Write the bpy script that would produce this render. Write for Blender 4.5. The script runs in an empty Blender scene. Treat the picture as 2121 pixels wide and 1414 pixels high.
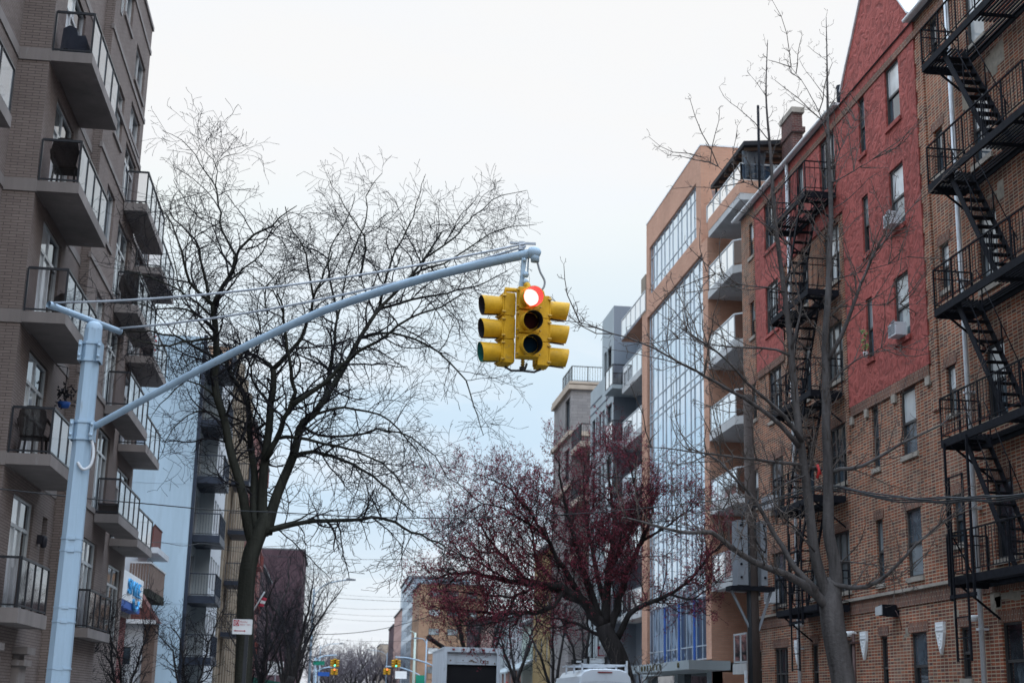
import bpy, math, random
from mathutils import Vector, Matrix
R = math.radians
rnd = random.Random(7)
sc = bpy.context.scene
col = sc.collection

# ------------------------------------------------------------------ helpers
class MB:
    """collects geometry in world coordinates; build() links it as ONE mesh object"""
    def __init__(s): s.v = []; s.f = []; s.m = []; s.sm = []; s.mi = 0
    def face(s, pts, smooth=False):
        n = len(s.v); s.v += [tuple(p) for p in pts]; s.f.append(tuple(range(n, n+len(pts)))); s.m.append(s.mi); s.sm.append(smooth)
    def box(s, x0, x1, y0, y1, z0, z1):
        if x0 > x1: x0, x1 = x1, x0
        if y0 > y1: y0, y1 = y1, y0
        if z0 > z1: z0, z1 = z1, z0
        n = len(s.v)
        s.v += [(x0,y0,z0),(x1,y0,z0),(x1,y1,z0),(x0,y1,z0),(x0,y0,z1),(x1,y0,z1),(x1,y1,z1),(x0,y1,z1)]
        for q in ((0,3,2,1),(4,5,6,7),(0,1,5,4),(1,2,6,5),(2,3,7,6),(3,0,4,7)):
            s.f.append(tuple(n+i for i in q)); s.m.append(s.mi); s.sm.append(False)
        return s
    def tube(s, pts, rad, n=8, cap=True, smooth=True):
        pts = [Vector(p) for p in pts]
        if not hasattr(rad, '__len__'): rad = [rad]*len(pts)
        b = len(s.v); k = len(pts); prev = None
        for i, p in enumerate(pts):
            d = (pts[min(i+1,k-1)] - pts[max(i-1,0)])
            if d.length < 1e-9: d = Vector((0,0,1))
            d.normalize()
            if prev is None:
                a = Vector((0,0,1)) if abs(d.z) < .9 else Vector((1,0,0))
                u = d.cross(a).normalized()
            else:
                u = prev - d*prev.dot(d)
                if u.length < 1e-6: u = d.cross(Vector((0.3,0.5,0.8)))
                u.normalize()
            prev = u; w = d.cross(u); r = rad[i]
            for j in range(n):
                t = 2*math.pi*(j+.5)/n
                q = p + u*(r*math.cos(t)) + w*(r*math.sin(t)); s.v.append((q.x,q.y,q.z))
        for i in range(k-1):
            for j in range(n):
                a = b+i*n+j; c = b+i*n+(j+1)%n
                s.f.append((a, c, c+n, a+n)); s.m.append(s.mi); s.sm.append(smooth)
        if cap:
            s.f.append(tuple(b+j for j in range(n))[::-1]); s.m.append(s.mi); s.sm.append(False)
            s.f.append(tuple(b+(k-1)*n+j for j in range(n))); s.m.append(s.mi); s.sm.append(False)
        return s
    def bar(s, p, q, w, h=None):
        """straight bar with rectangular section w x h"""
        h = h or w; p = Vector(p); q = Vector(q); d = (q-p).normalized()
        a = Vector((0,0,1)) if abs(d.z) < .95 else Vector((0,1,0))
        u = d.cross(a).normalized(); v = u.cross(d).normalized(); n = len(s.v)
        for c in (p, q):
            for i, j in ((-1,-1),(1,-1),(1,1),(-1,1)):
                t = c + u*(i*w/2) + v*(j*h/2); s.v.append((t.x,t.y,t.z))
        for f in ((0,1,2,3),(7,6,5,4),(0,4,5,1),(1,5,6,2),(2,6,7,3),(3,7,4,0)):
            s.f.append(tuple(n+i for i in f)); s.m.append(s.mi); s.sm.append(False)
        return s
    def prism(s, poly, vec):
        """closed polygon (3D points) swept by vec"""
        v = Vector(vec); a = [Vector(p) for p in poly]; b = [p+v for p in a]; k = len(a)
        n = len(s.v); s.v += [tuple(p) for p in a+b]
        s.f.append(tuple(n+i for i in range(k))[::-1]); s.f.append(tuple(n+k+i for i in range(k)))
        for i in range(k):
            j = (i+1) % k; s.f.append((n+i, n+j, n+k+j, n+k+i))
        s.m += [s.mi]*(k+2); s.sm += [False]*(k+2)
        return s
    def lathe(s, c, axis, prof, n=16, a0=0, a1=2*math.pi):
        """profile (radius, height) turned about axis through c"""
        ax = Vector(axis).normalized(); t = Vector((0,0,1)) if abs(ax.z) < .9 else Vector((1,0,0))
        u = ax.cross(t).normalized(); w = ax.cross(u); c = Vector(c); b = len(s.v); full = abs(a1-a0-2*math.pi) < 1e-6
        m = n if full else n+1
        for r, h in prof:
            for j in range(m):
                a = a0+(a1-a0)*j/n; q = c+ax*h+u*(r*math.cos(a))+w*(r*math.sin(a)); s.v.append(tuple(q))
        for i in range(len(prof)-1):
            for j in range(n):
                k = (j+1) % m
                s.f.append((b+i*m+j, b+i*m+k, b+(i+1)*m+k, b+(i+1)*m+j)); s.m.append(s.mi); s.sm.append(True)
        return s
    def mesh(s, name, mats, origin=(0,0,0)):
        me = bpy.data.meshes.new(name); o = origin
        me.from_pydata([(x-o[0], y-o[1], z-o[2]) for x, y, z in s.v], [], s.f)
        mats = mats if isinstance(mats, (list, tuple)) else [mats]
        for m in mats: me.materials.append(m)
        me.polygons.foreach_set('material_index', s.m); me.polygons.foreach_set('use_smooth', s.sm)
        me.update(); return me
    def build(s, name, mats, parent=None, origin=None):
        if parent is not None:
            origin = wloc(parent)
        o = bpy.data.objects.new(name, s.mesh(name, mats, origin or (0,0,0))); col.objects.link(o)
        if parent is not None: o.parent = parent
        else: o.location = origin or (0,0,0)
        return o
def wloc(o):
    v = Vector(o.location)
    while o.parent: o = o.parent; v += o.location
    return v
def tag(o, label=None, cat=None, group=None, kind=None):
    if label: o['label'] = label
    if cat: o['category'] = cat
    if group: o['group'] = group
    if kind: o['kind'] = kind
    return o
def thing(name, loc, label, cat, group=None):
    o = bpy.data.objects.new(name, None); o.empty_display_size = .3; col.objects.link(o); o.location = loc
    return tag(o, label, cat, group)
def copy_tree(o, parent=None):
    c = o.copy(); col.objects.link(c); c.parent = parent
    for ch in o.children: copy_tree(ch, c)
    return c
def part(parent, name, me, loc):
    """a part from shared mesh data, placed at a world location"""
    o = bpy.data.objects.new(name, me); col.objects.link(o); o.parent = parent
    o.location = Vector(loc) - wloc(parent); return o
def text_mesh(body, size, mat, depth=.01):
    cu = bpy.data.curves.new('text', 'FONT'); cu.body = body; cu.size = size; cu.extrude = depth; cu.align_x = 'LEFT'
    o = bpy.data.objects.new('text', cu); col.objects.link(o)
    me = bpy.data.meshes.new_from_object(o.evaluated_get(bpy.context.evaluated_depsgraph_get()))
    bpy.data.objects.remove(o); me.materials.clear(); me.materials.append(mat); return me

# ------------------------------------------------------------------ materials
class N:
    def __init__(s, name):
        s.m = bpy.data.materials.new(name); s.m.use_nodes = True; s.t = s.m.node_tree; s.b = s.t.nodes['Principled BSDF']
    def n(s, t, **k):
        x = s.t.nodes.new(t)
        for a, b in k.items():
            if a.startswith('i_'): x.inputs[a[2:].replace('_', ' ')].default_value = b
            else: setattr(x, a, b)
        return x
    def l(s, a, b): s.t.links.new(a, b)
def c4(c): return (c[0], c[1], c[2], 1)
def mat(name, c, rough=.6, metal=0, var=.25, scale=1.5, bump=0, bscale=20, spec=.3, streak=0, spot=None):
    q = N(name); b = q.b; b.inputs['Roughness'].default_value = rough; b.inputs['Metallic'].default_value = metal
    b.inputs['Specular IOR Level'].default_value = spec
    g = q.n('ShaderNodeNewGeometry'); mp = q.n('ShaderNodeMapping'); q.l(g.outputs['Position'], mp.inputs[0])
    if streak: mp.inputs['Scale'].default_value = (1,1,.12)
    no = q.n('ShaderNodeTexNoise', i_Scale=scale, i_Detail=6, i_Roughness=.65); q.l(mp.outputs[0], no.inputs['Vector'])
    rp = q.n('ShaderNodeValToRGB'); e = rp.color_ramp.elements
    e[0].position = .3; e[1].position = .72
    e[0].color = c4([x*(1-var) for x in c]); e[1].color = c4([min(1, x*(1+var*.6)) for x in c])
    q.l(no.outputs['Fac'], rp.inputs[0]); q.l(rp.outputs[0], b.inputs['Base Color'])
    if spot:      # (colour, noise scale, threshold, amount): chips, rust, water stains
        sc_, ns, th, am = spot
        n4 = q.n('ShaderNodeTexNoise', i_Scale=ns, i_Detail=8, i_Roughness=.7); q.l(mp.outputs[0], n4.inputs['Vector'])
        r4 = q.n('ShaderNodeMapRange'); r4.inputs['From Min'].default_value = th; r4.inputs['From Max'].default_value = th+.08; r4.inputs['To Max'].default_value = am; q.l(n4.outputs['Fac'], r4.inputs[0])
        m4 = q.n('ShaderNodeMix', data_type='RGBA'); q.l(r4.outputs[0], m4.inputs['Factor']); q.l(rp.outputs[0], m4.inputs['A']); m4.inputs['B'].default_value = c4(sc_); q.l(m4.outputs['Result'], b.inputs['Base Color'])
    if bump:
        n2 = q.n('ShaderNodeTexNoise', i_Scale=bscale, i_Detail=4); q.l(g.outputs['Position'], n2.inputs['Vector'])
        bp = q.n('ShaderNodeBump', i_Strength=bump, i_Distance=.02); q.l(n2.outputs['Fac'], bp.inputs['Height']); q.l(bp.outputs[0], b.inputs['Normal'])
    return q.m
def brick(name, c1, c2, mo, w=.21, h=.072, ms=.011, dirt=.45, mixpos=.5, wash=None, soldier=False, freq=2, squash=1.0):
    q = N(name); b = q.b; b.inputs['Roughness'].default_value = .85; b.inputs['Specular IOR Level'].default_value = .15
    g = q.n('ShaderNodeNewGeometry'); sp = q.n('ShaderNodeSeparateXYZ'); q.l(g.outputs['Position'], sp.inputs[0])
    sn = q.n('ShaderNodeSeparateXYZ'); q.l(g.outputs['True Normal'], sn.inputs[0])
    ab = q.n('ShaderNodeMath', operation='ABSOLUTE'); q.l(sn.outputs[0], ab.inputs[0])
    gt = q.n('ShaderNodeMath', operation='GREATER_THAN'); gt.inputs[1].default_value = .6; q.l(ab.outputs[0], gt.inputs[0])
    mx = q.n('ShaderNodeMix'); q.l(gt.outputs[0], mx.inputs['Factor']); q.l(sp.outputs[0], mx.inputs['A']); q.l(sp.outputs[1], mx.inputs['B'])
    cb = q.n('ShaderNodeCombineXYZ')
    if soldier: q.l(sp.outputs[2], cb.inputs[0]); q.l(mx.outputs['Result'], cb.inputs[1])
    else: q.l(mx.outputs['Result'], cb.inputs[0]); q.l(sp.outputs[2], cb.inputs[1])
    br = q.n('ShaderNodeTexBrick', offset=.5, offset_frequency=freq, squash=squash, squash_frequency=2)
    for k, v in (('Scale',1),('Mortar Size',ms),('Mortar Smooth',.2),('Bias',mixpos-.5),('Brick Width',w),('Row Height',h)): br.inputs[k].default_value = v
    br.inputs['Color1'].default_value = c4(c1); br.inputs['Color2'].default_value = c4(c2); br.inputs['Mortar'].default_value = c4(mo)
    q.l(cb.outputs[0], br.inputs['Vector'])
    no = q.n('ShaderNodeTexNoise', i_Scale=.55, i_Detail=7, i_Roughness=.65); q.l(g.outputs['Position'], no.inputs['Vector'])
    mr = q.n('ShaderNodeMapRange'); mr.inputs['From Min'].default_value = .3; mr.inputs['From Max'].default_value = .7
    mr.inputs['To Min'].default_value = 1-dirt; mr.inputs['To Max'].default_value = 1.12; q.l(no.outputs['Fac'], mr.inputs[0])
    ml = q.n('ShaderNodeMix', data_type='RGBA', blend_type='MULTIPLY'); ml.inputs['Factor'].default_value = 1
    q.l(br.outputs['Color'], ml.inputs['A']); q.l(mr.outputs[0], ml.inputs['B'])
    out = ml.outputs['Result']
    if wash:
        n3 = q.n('ShaderNodeTexNoise', i_Scale=.9, i_Detail=8, i_Roughness=.7); q.l(g.outputs['Position'], n3.inputs['Vector'])
        r3 = q.n('ShaderNodeMapRange'); r3.inputs['From Min'].default_value = .52; r3.inputs['From Max'].default_value = .75; r3.inputs['To Max'].default_value = .45
        q.l(n3.outputs['Fac'], r3.inputs[0])
        m3 = q.n('ShaderNodeMix', data_type='RGBA'); q.l(r3.outputs[0], m3.inputs['Factor']); q.l(out, m3.inputs['A']); m3.inputs['B'].default_value = c4(wash); out = m3.outputs['Result']
    q.l(out, b.inputs['Base Color'])
    bp = q.n('ShaderNodeBump', i_Strength=.6, i_Distance=.01); q.l(br.outputs['Fac'], bp.inputs['Height']); bp.invert = True; q.l(bp.outputs[0], b.inputs['Normal'])
    return q.m
def stucco(name, c):
    q = N(name); b = q.b; b.inputs['Roughness'].default_value = .8; b.inputs['Specular IOR Level'].default_value = .2
    g = q.n('ShaderNodeNewGeometry')
    n0 = q.n('ShaderNodeTexNoise', i_Scale=1.6, i_Detail=2); q.l(g.outputs['Position'], n0.inputs['Vector'])
    ad = q.n('ShaderNodeMix', data_type='VECTOR'); ad.inputs['Factor'].default_value = .22; q.l(g.outputs['Position'], ad.inputs['A']); q.l(n0.outputs['Color'], ad.inputs['B'])
    n1 = q.n('ShaderNodeTexNoise', i_Scale=4.5, i_Detail=3, i_Roughness=.5, i_Distortion=1.4); q.l(ad.outputs['Result'], n1.inputs['Vector'])
    n2 = q.n('ShaderNodeTexNoise', i_Scale=.4, i_Detail=6); q.l(g.outputs['Position'], n2.inputs['Vector'])
    rp = q.n('ShaderNodeValToRGB'); e = rp.color_ramp.elements; e[0].position = .3; e[1].position = .75
    e[0].color = c4([x*.72 for x in c]); e[1].color = c4([x*1.15 for x in c]); q.l(n2.outputs['Fac'], rp.inputs[0])
    r1 = q.n('ShaderNodeMapRange'); r1.inputs['From Min'].default_value = .36; r1.inputs['From Max'].default_value = .55; r1.inputs['To Min'].default_value = .62; q.l(n1.outputs['Fac'], r1.inputs[0])
    ml = q.n('ShaderNodeMix', data_type='RGBA', blend_type='MULTIPLY'); ml.inputs['Factor'].default_value = 1; q.l(rp.outputs[0], ml.inputs['A']); q.l(r1.outputs[0], ml.inputs['B'])
    q.l(ml.outputs['Result'], b.inputs['Base Color'])
    bp = q.n('ShaderNodeBump', i_Strength=1, i_Distance=.06); q.l(n1.outputs['Fac'], bp.inputs['Height']); q.l(bp.outputs[0], b.inputs['Normal'])
    return q.m
def pane(name, c, rough=.04, spec=.7, wav=.02):
    """opaque reflecting window pane (a dark or curtained room behind it, or reflected sky painted in)"""
    q = N(name); b = q.b; b.inputs['Roughness'].default_value = rough; b.inputs['Specular IOR Level'].default_value = spec; b.inputs['IOR'].default_value = 1.6
    g = q.n('ShaderNodeNewGeometry'); no = q.n('ShaderNodeTexNoise', i_Scale=1.1, i_Detail=3); q.l(g.outputs['Position'], no.inputs['Vector'])
    rp = q.n('ShaderNodeValToRGB'); e = rp.color_ramp.elements; e[0].position = .35; e[1].position = .65
    e[0].color = c4([x*.6 for x in c]); e[1].color = c4([x*1.25 for x in c]); q.l(no.outputs['Fac'], rp.inputs[0]); q.l(rp.outputs[0], b.inputs['Base Color'])
    bp = q.n('ShaderNodeBump', i_Strength=.25, i_Distance=wav); q.l(no.outputs['Fac'], bp.inputs['Height']); q.l(bp.outputs[0], b.inputs['Normal'])
    return q.m
def glass(name, tint, refl=1.0, ior=1.9, haze=0.0, hazec=(.6,.65,.7)):
    """thin clear pane: see-through with sky reflection, optional frosted share"""
    q = N(name); t = q.t; t.nodes.remove(q.b); out = t.nodes['Material Output']
    tr = q.n('ShaderNodeBsdfTransparent'); tr.inputs[0].default_value = c4(tint)
    gl = q.n('ShaderNodeBsdfGlossy'); gl.inputs['Roughness'].default_value = .04; gl.inputs[0].default_value = (refl,refl,refl,1)
    fr = q.n('ShaderNodeFresnel'); fr.inputs[0].default_value = ior
    df = q.n('ShaderNodeBsdfDiffuse'); df.inputs[0].default_value = c4(hazec)
    g = q.n('ShaderNodeNewGeometry'); no = q.n('ShaderNodeTexNoise', i_Scale=2, i_Detail=5); q.l(g.outputs['Position'], no.inputs['Vector'])
    mm = q.n('ShaderNodeMath', operation='MULTIPLY'); mm.inputs[1].default_value = haze*2; q.l(no.outputs['Fac'], mm.inputs[0])
    m1 = q.n('ShaderNodeMixShader'); q.l(mm.outputs[0], m1.inputs[0]); q.l(tr.outputs[0], m1.inputs[1]); q.l(df.outputs[0], m1.inputs[2])
    m2 = q.n('ShaderNodeMixShader'); q.l(fr.outputs[0], m2.inputs[0]); q.l(m1.outputs[0], m2.inputs[1]); q.l(gl.outputs[0], m2.inputs[2])
    q.l(m2.outputs[0], out.inputs[0]); return q.m
def mirror(name, c, dark, f, rough=.04):
    q = N(name); t = q.t; b = q.b; out = t.nodes['Material Output']
    b.inputs['Base Color'].default_value = c4(dark); b.inputs['Roughness'].default_value = .3
    gl = q.n('ShaderNodeBsdfGlossy'); gl.inputs['Roughness'].default_value = rough; gl.inputs[0].default_value = c4(c)
    g = q.n('ShaderNodeNewGeometry'); no = q.n('ShaderNodeTexNoise', i_Scale=.7, i_Detail=2); q.l(g.outputs['Position'], no.inputs['Vector'])
    bp = q.n('ShaderNodeBump', i_Strength=.35, i_Distance=.06); q.l(no.outputs['Fac'], bp.inputs['Height']); q.l(bp.outputs[0], gl.inputs['Normal'])
    m = q.n('ShaderNodeMixShader'); m.inputs[0].default_value = f; q.l(b.outputs[0], m.inputs[1]); q.l(gl.outputs[0], m.inputs[2]); q.l(m.outputs[0], out.inputs[0]); return q.m
def emit(name, c, s):
    q = N(name); q.b.inputs['Base Color'].default_value = c4(c); q.b.inputs['Emission Color'].default_value = c4(c); q.b.inputs['Emission Strength'].default_value = s; return q.m

M = dict(
 brickR=brick('brick_red_brown', (.355,.106,.055), (.112,.048,.043), (.44,.36,.26), w=.215, h=.078, ms=.012, wash=(.30,.25,.20), freq=1),
 brickRs=brick('brick_soldier_course', (.24,.10,.065), (.13,.06,.05), (.30,.25,.20), w=.21, h=.078, ms=.010, soldier=True),
 brickC=brick('brick_chimney', (.15,.055,.05), (.09,.04,.04), (.2,.16,.14), dirt=.5),
 brickO=brick('brick_orange', (.54,.305,.215), (.49,.265,.185), (.42,.28,.21), w=.25, h=.07, ms=.007, dirt=.15),
 brickT=brick('brick_taupe', (.212,.174,.160), (.182,.148,.136), (.098,.080,.074), w=.30, h=.066, ms=.008, dirt=.15),
 brickP=brick('brick_purple', (.085,.045,.058), (.065,.036,.048), (.10,.075,.08), dirt=.3),
 brickD=brick('brick_dark_red', (.17,.035,.032), (.13,.03,.03), (.24,.18,.17), dirt=.3),
 brickTan=brick('brick_tan', (.38,.235,.155), (.33,.20,.13), (.32,.22,.16), dirt=.25),
 brickY=brick('brick_tan_sunlit', (.50,.36,.16), (.42,.29,.13), (.35,.27,.16), dirt=.25),  # tan brick with yellow sunlight put into its colour
 stoneP=brick('stone_pale', (.30,.28,.275), (.25,.235,.235), (.2,.185,.18), w=.6, h=.2, ms=.012, dirt=.25),
 stucco=stucco('stucco_red', (.37,.092,.078)),
 stone=mat('limestone', (.32,.28,.24), .85, var=.35, scale=3, bump=.3),
 cement=mat('cement_patch', (.30,.26,.21), .9, var=.35, scale=5, bump=.3),
 conc=mat('concrete_taupe', (.215,.19,.182), .85, var=.25, scale=1.2, bump=.15, streak=1, spot=((.33,.34,.36), 2.5, .62, .45)),
 concL=mat('concrete_pale', (.46,.46,.46), .8, var=.2, scale=1, streak=1, spot=((.25,.24,.23), 2.2, .58, .5)),
 under=mat('slab_underside', (.20,.20,.20), .9, var=.2),
 blue=mat('painted_wall_blue', (.37,.475,.56), .8, var=.22, scale=.6, streak=1, spot=((.30,.37,.43), 1.1, .56, .55)),
 navy=mat('painted_navy', (.022,.03,.048), .5, var=.3),
 iron=mat('iron_black', (.011,.012,.017), .8, var=.5, scale=6, spec=.12),
 ironr=mat('iron_red_primer', (.20,.05,.045), .6, var=.3),
 dark=mat('aluminium_dark', (.022,.024,.030), .4, var=.2, spec=.4),
 alu=mat('aluminium_pale', (.55,.58,.60), .4, metal=.3, var=.12),
 frame=mat('window_frame_dark', (.055,.052,.052), .5, var=.25),
 frameL=mat('window_frame_pale', (.46,.47,.48), .5, var=.15),
 pipeW=mat('downpipe_white', (.55,.57,.60), .5, var=.25, scale=3),
 pipeB=mat('downpipe_brown', (.09,.05,.045), .6),
 gutter=mat('gutter_metal', (.78,.79,.80), .5, metal=0, var=.2),
 poleP=mat('pole_paint_grey', (.30,.40,.50), .5, var=.22, scale=3, spec=.35, bump=.08, bscale=60, streak=1, spot=((.22,.20,.19), 9, .64, .6)),
 wire=mat('wire_black', (.02,.022,.026), .6),
 steelc=mat('guy_cable_steel', (.42,.45,.50), .45, metal=.3),
 yel=mat('signal_yellow', (.54,.295,.010), .6, var=.35, scale=7, spec=.25, bump=.1, bscale=40, spot=((.27,.17,.04), 14, .56, .6)),
 yelD=mat('signal_yellow_weathered', (.50,.31,.06), .5, var=.2, scale=9),
 black=mat('signal_black', (.022,.022,.032), .6),
 lensD=mat('lens_dark', (.05,.012,.014), .6, spec=.05), lensG=mat('lens_dark_green', (.008,.03,.05), .6, spec=.05),
 bark=mat('bark_dark', (.040,.036,.036), .95, var=.6, scale=5, bump=1.0, bscale=14, spec=.1, streak=1),
 barkm=mat('bark_mossy', (.036,.037,.031), .95, var=.6, scale=4, bump=1.0, bscale=14, spec=.1, streak=1),
 barkg=mat('bark_ginkgo', (.10,.091,.090), .95, var=.55, scale=6, bump=1.0, bscale=16, spec=.1, streak=1),
 twig=mat('twig_dark', (.024,.023,.027), .9, spec=.1), twigg=mat('twig_grey', (.115,.095,.085), .9, spec=.1),
 farwood=mat('far_twig_haze', (.15,.13,.145), .9, spec=.1), twigb=mat('twig_brown', (.040,.030,.032), .9, spec=.1),  # far twig colour lightened to paint in distance haze
 bud=mat('maple_bud_red', (.23,.036,.058), .8, var=.5, scale=2),
 leafg=mat('leaf_green', (.10,.20,.04), .6, var=.4), leafy=mat('leaf_yellow', (.45,.26,.04), .7, var=.3),
 wood=mat('utility_pole_wood', (.060,.045,.040), .9, var=.5, scale=4, bump=.6, streak=1),
 trans=mat('transformer_grey', (.21,.225,.25), .5, var=.15, scale=3),
 white=mat('paint_white', (.72,.73,.74), .5, var=.1), vanw=mat('van_paint_white', (.66,.70,.75), .3, var=.04, spec=.6),
 truckw=mat('truck_panel_white', (.58,.61,.65), .45, var=.22, scale=2.5, streak=1, spot=((.22,.17,.14), 3.5, .63, .6)), rubber=mat('rubber_black', (.015,.015,.016), .8),
 void=mat('interior_shade', (.012,.011,.013), .9), red=mat('paint_red', (.45,.03,.03), .5), signred=mat('sign_red', (.42,.02,.05), .5),  # void: near-black paint for the shade inside openings
 bluep=mat('sign_blue', (.02,.09,.35), .5), cyan=mat('letter_cyan', (.05,.33,.66), .5), green=mat('sign_green', (.01,.20,.13), .5),
 awn=mat('awning_green', (.012,.085,.065), .7), roofR=mat('roof_red_shingle', (.13,.048,.042), .85, var=.3, scale=6, bump=.4),
 siding=mat('siding_white', (.48,.50,.53), .7, var=.12, streak=1), grayw=mat('render_grey', (.20,.23,.27), .8, var=.12, streak=1), grayl=mat('render_grey_pale', (.34,.38,.40), .8, var=.1, streak=1),
 beige=mat('stone_beige', (.44,.36,.29), .85, var=.2), brown=mat('brown_render', (.17,.12,.10), .85, var=.25), tanst=mat('tan_stripe', (.24,.20,.155), .85, var=.25),
 palegreen=mat('siding_pale_green', (.42,.50,.45), .7, var=.1), pink=mat('brick_pinkish', (.40,.25,.22), .85, var=.15),
 gold=mat('letter_bronze', (.13,.11,.05), .5), wicker=mat('wicker_dark', (.018,.014,.014), .7, bump=.5), cover=mat('grill_cover_navy', (.035,.045,.065), .7, bump=.4, bscale=6),
 plastic=glass('clear_plastic', (.55,.62,.72), .8, 1.6, .3), beam=mat('pergola_wood', (.16,.10,.07), .8),
 pA=pane('pane_dark', (.012,.016,.020)), pB=pane('pane_dusk_blue', (.055,.075,.095)), pC=pane('pane_blind', (.38,.40,.41), .12, .5), pD=pane('pane_curtain', (.19,.215,.23), .08),
 pE=pane('pane_painted_sky', (.55,.58,.60), .06, .6), warm=emit('pane_warm_lit', (1.0,.72,.42), .35),  # pE: bright sky reflection painted into the pane colour
 bglass=glass('balcony_glass', (.74,.72,.74), 1.0, 1.75), bglassL=glass('balcony_glass_frosted_sky', (.72,.75,.78), .88, 1.6, .32, (.46,.52,.57)),  # frosted share also paints the sky reflection on street-side panes
 bluegl=glass('terrace_glass_blue', (.20,.32,.48), .6, 1.5, .18, (.12,.22,.36)),
 curtain=mirror('curtain_wall_glass', (.80,.88,.95), (.20,.25,.30), .80), mull=mat('mullion_pale', (.44,.49,.54), .4, metal=.2),
 curtainB=mirror('curtain_wall_blue', (.45,.62,.85), (.02,.05,.09), .28), farglass=mirror('far_glass', (.6,.72,.85), (.06,.10,.14), .4),
 asphalt=mat('asphalt', (.048,.048,.050), .9, var=.3, scale=2, bump=.4, bscale=60), walk=mat('sidewalk_concrete', (.27,.26,.25), .9, var=.25, bump=.2),
 kerb=mat('kerb_stone', (.30,.29,.28), .85, var=.25), paint=mat('road_paint_white', (.62,.62,.60), .7, var=.2, scale=6), earth=mat('ground_earth', (.10,.095,.09), .95, var=.3),
 roofg=mat('roof_grey', (.12,.12,.13), .9, var=.3), tail=mat('lamp_red', (.25,.01,.012), .3, spec=.6), ac=mat('air_conditioner_white', (.56,.58,.61), .5, var=.08), acg=mat('air_conditioner_grille', (.20,.21,.23), .6),
 canopy=mat('canopy_black', (.018,.018,.022), .8),
)

# ------------------------------------------------------------------ camera, sky, sun
EYE = Vector((0, 0, 1.65))
def camera():
    y, p, r = R(6.85), R(14.25), R(1.38)
    f = Vector((math.sin(y)*math.cos(p), math.cos(y)*math.cos(p), math.sin(p)))
    a = Vector((math.cos(y), -math.sin(y), 0)); u = a.cross(f)
    r2 = a*math.cos(r)+u*math.sin(r); u2 = u*math.cos(r)-a*math.sin(r)
    m = Matrix((r2, u2, -f)).transposed().to_4x4(); m.translation = EYE
    cd = bpy.data.cameras.new('camera'); cd.sensor_width = 36; cd.lens = 36*2946/2121; cd.clip_start = .1; cd.clip_end = 3000
    cd.dof.use_dof = True; cd.dof.focus_distance = 21; cd.dof.aperture_fstop = 2.5
    o = bpy.data.objects.new('camera', cd); col.objects.link(o); o.matrix_world = m; sc.camera = o
camera()
sc.view_settings.view_transform = 'Standard'; sc.view_settings.look = 'None'; sc.view_settings.exposure = 0; sc.view_settings.gamma = 1
sc.render.engine = 'CYCLES'
try: sc.cycles.use_denoising = True
except Exception: pass
sc.cycles.max_bounces = 6; sc.cycles.transparent_max_bounces = 12

SUN_EL, SUN_AZ = R(32), R(150)
w = bpy.data.worlds.new('World'); sc.world = w; w.use_nodes = True; t = w.node_tree; t.nodes.clear()
def wn(k, **a):
    x = t.nodes.new(k)
    for i, v in a.items(): setattr(x, i, v)
    return x
out = wn('ShaderNodeOutputWorld'); bg = wn('ShaderNodeBackground'); bg.inputs[1].default_value = 1.0
tc = wn('ShaderNodeTexCoord'); sep = wn('ShaderNodeSeparateXYZ'); t.links.new(tc.outputs['Generated'], sep.inputs[0])
# the overcast deck by elevation
rp = wn('ShaderNodeValToRGB'); cr = rp.color_ramp; cr.interpolation = 'B_SPLINE'
stops = [(0,(.70,.72,.80)),(.03,(.82,.85,.92)),(.075,(.84,.93,1.0)),(.13,(.61,.79,.97)),(.20,(.67,.85,1.0)),(.27,(.82,.93,1.03)),(.33,(.95,1.0,1.05)),(.40,(1.07,1.08,1.10)),(.52,(1.10,1.11,1.14)),(1,(1.0,1.05,1.15))]
while len(cr.elements) < len(stops): cr.elements.new(.5)
for e, (p, c) in zip(cr.elements, stops): e.position = p; e.color = c4(c)
t.links.new(sep.outputs[2], rp.inputs[0])
# cloud layer: a plane of cloud seen in perspective
ad = wn('ShaderNodeMath', operation='ADD'); ad.inputs[1].default_value = .16; t.links.new(sep.outputs[2], ad.inputs[0])
dx = wn('ShaderNodeMath', operation='DIVIDE'); dy = wn('ShaderNodeMath', operation='DIVIDE')
t.links.new(sep.outputs[0], dx.inputs[0]); t.links.new(ad.outputs[0], dx.inputs[1]); t.links.new(sep.outputs[1], dy.inputs[0]); t.links.new(ad.outputs[0], dy.inputs[1])
cb = wn('ShaderNodeCombineXYZ'); t.links.new(dx.outputs[0], cb.inputs[0]); t.links.new(dy.outputs[0], cb.inputs[1])
no = wn('ShaderNodeTexNoise'); no.inputs['Scale'].default_value = 1.5; no.inputs['Detail'].default_value = 7; no.inputs['Roughness'].default_value = .55; no.inputs['Distortion'].default_value = .4
t.links.new(cb.outputs[0], no.inputs['Vector'])
mr = wn('ShaderNodeMapRange'); mr.inputs['From Min'].default_value = .44; mr.inputs['From Max'].default_value = .66; mr.inputs['To Max'].default_value = .8; t.links.new(no.outputs['Fac'], mr.inputs[0])
mx = wn('ShaderNodeMix', data_type='RGBA'); t.links.new(mr.outputs[0], mx.inputs['Factor']); t.links.new(rp.outputs[0], mx.inputs['A']); mx.inputs['B'].default_value = (.96,1.0,1.05,1)
sky = wn('ShaderNodeTexSky', sky_type='NISHITA'); sky.sun_disc = False; sky.sun_elevation = SUN_EL; sky.sun_rotation = SUN_AZ
sm = wn('ShaderNodeMix', data_type='RGBA', blend_type='MULTIPLY'); sm.inputs['Factor'].default_value = 1; sm.inputs['B'].default_value = (.09,.09,.09,1); t.links.new(sky.outputs[0], sm.inputs['A'])
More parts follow.
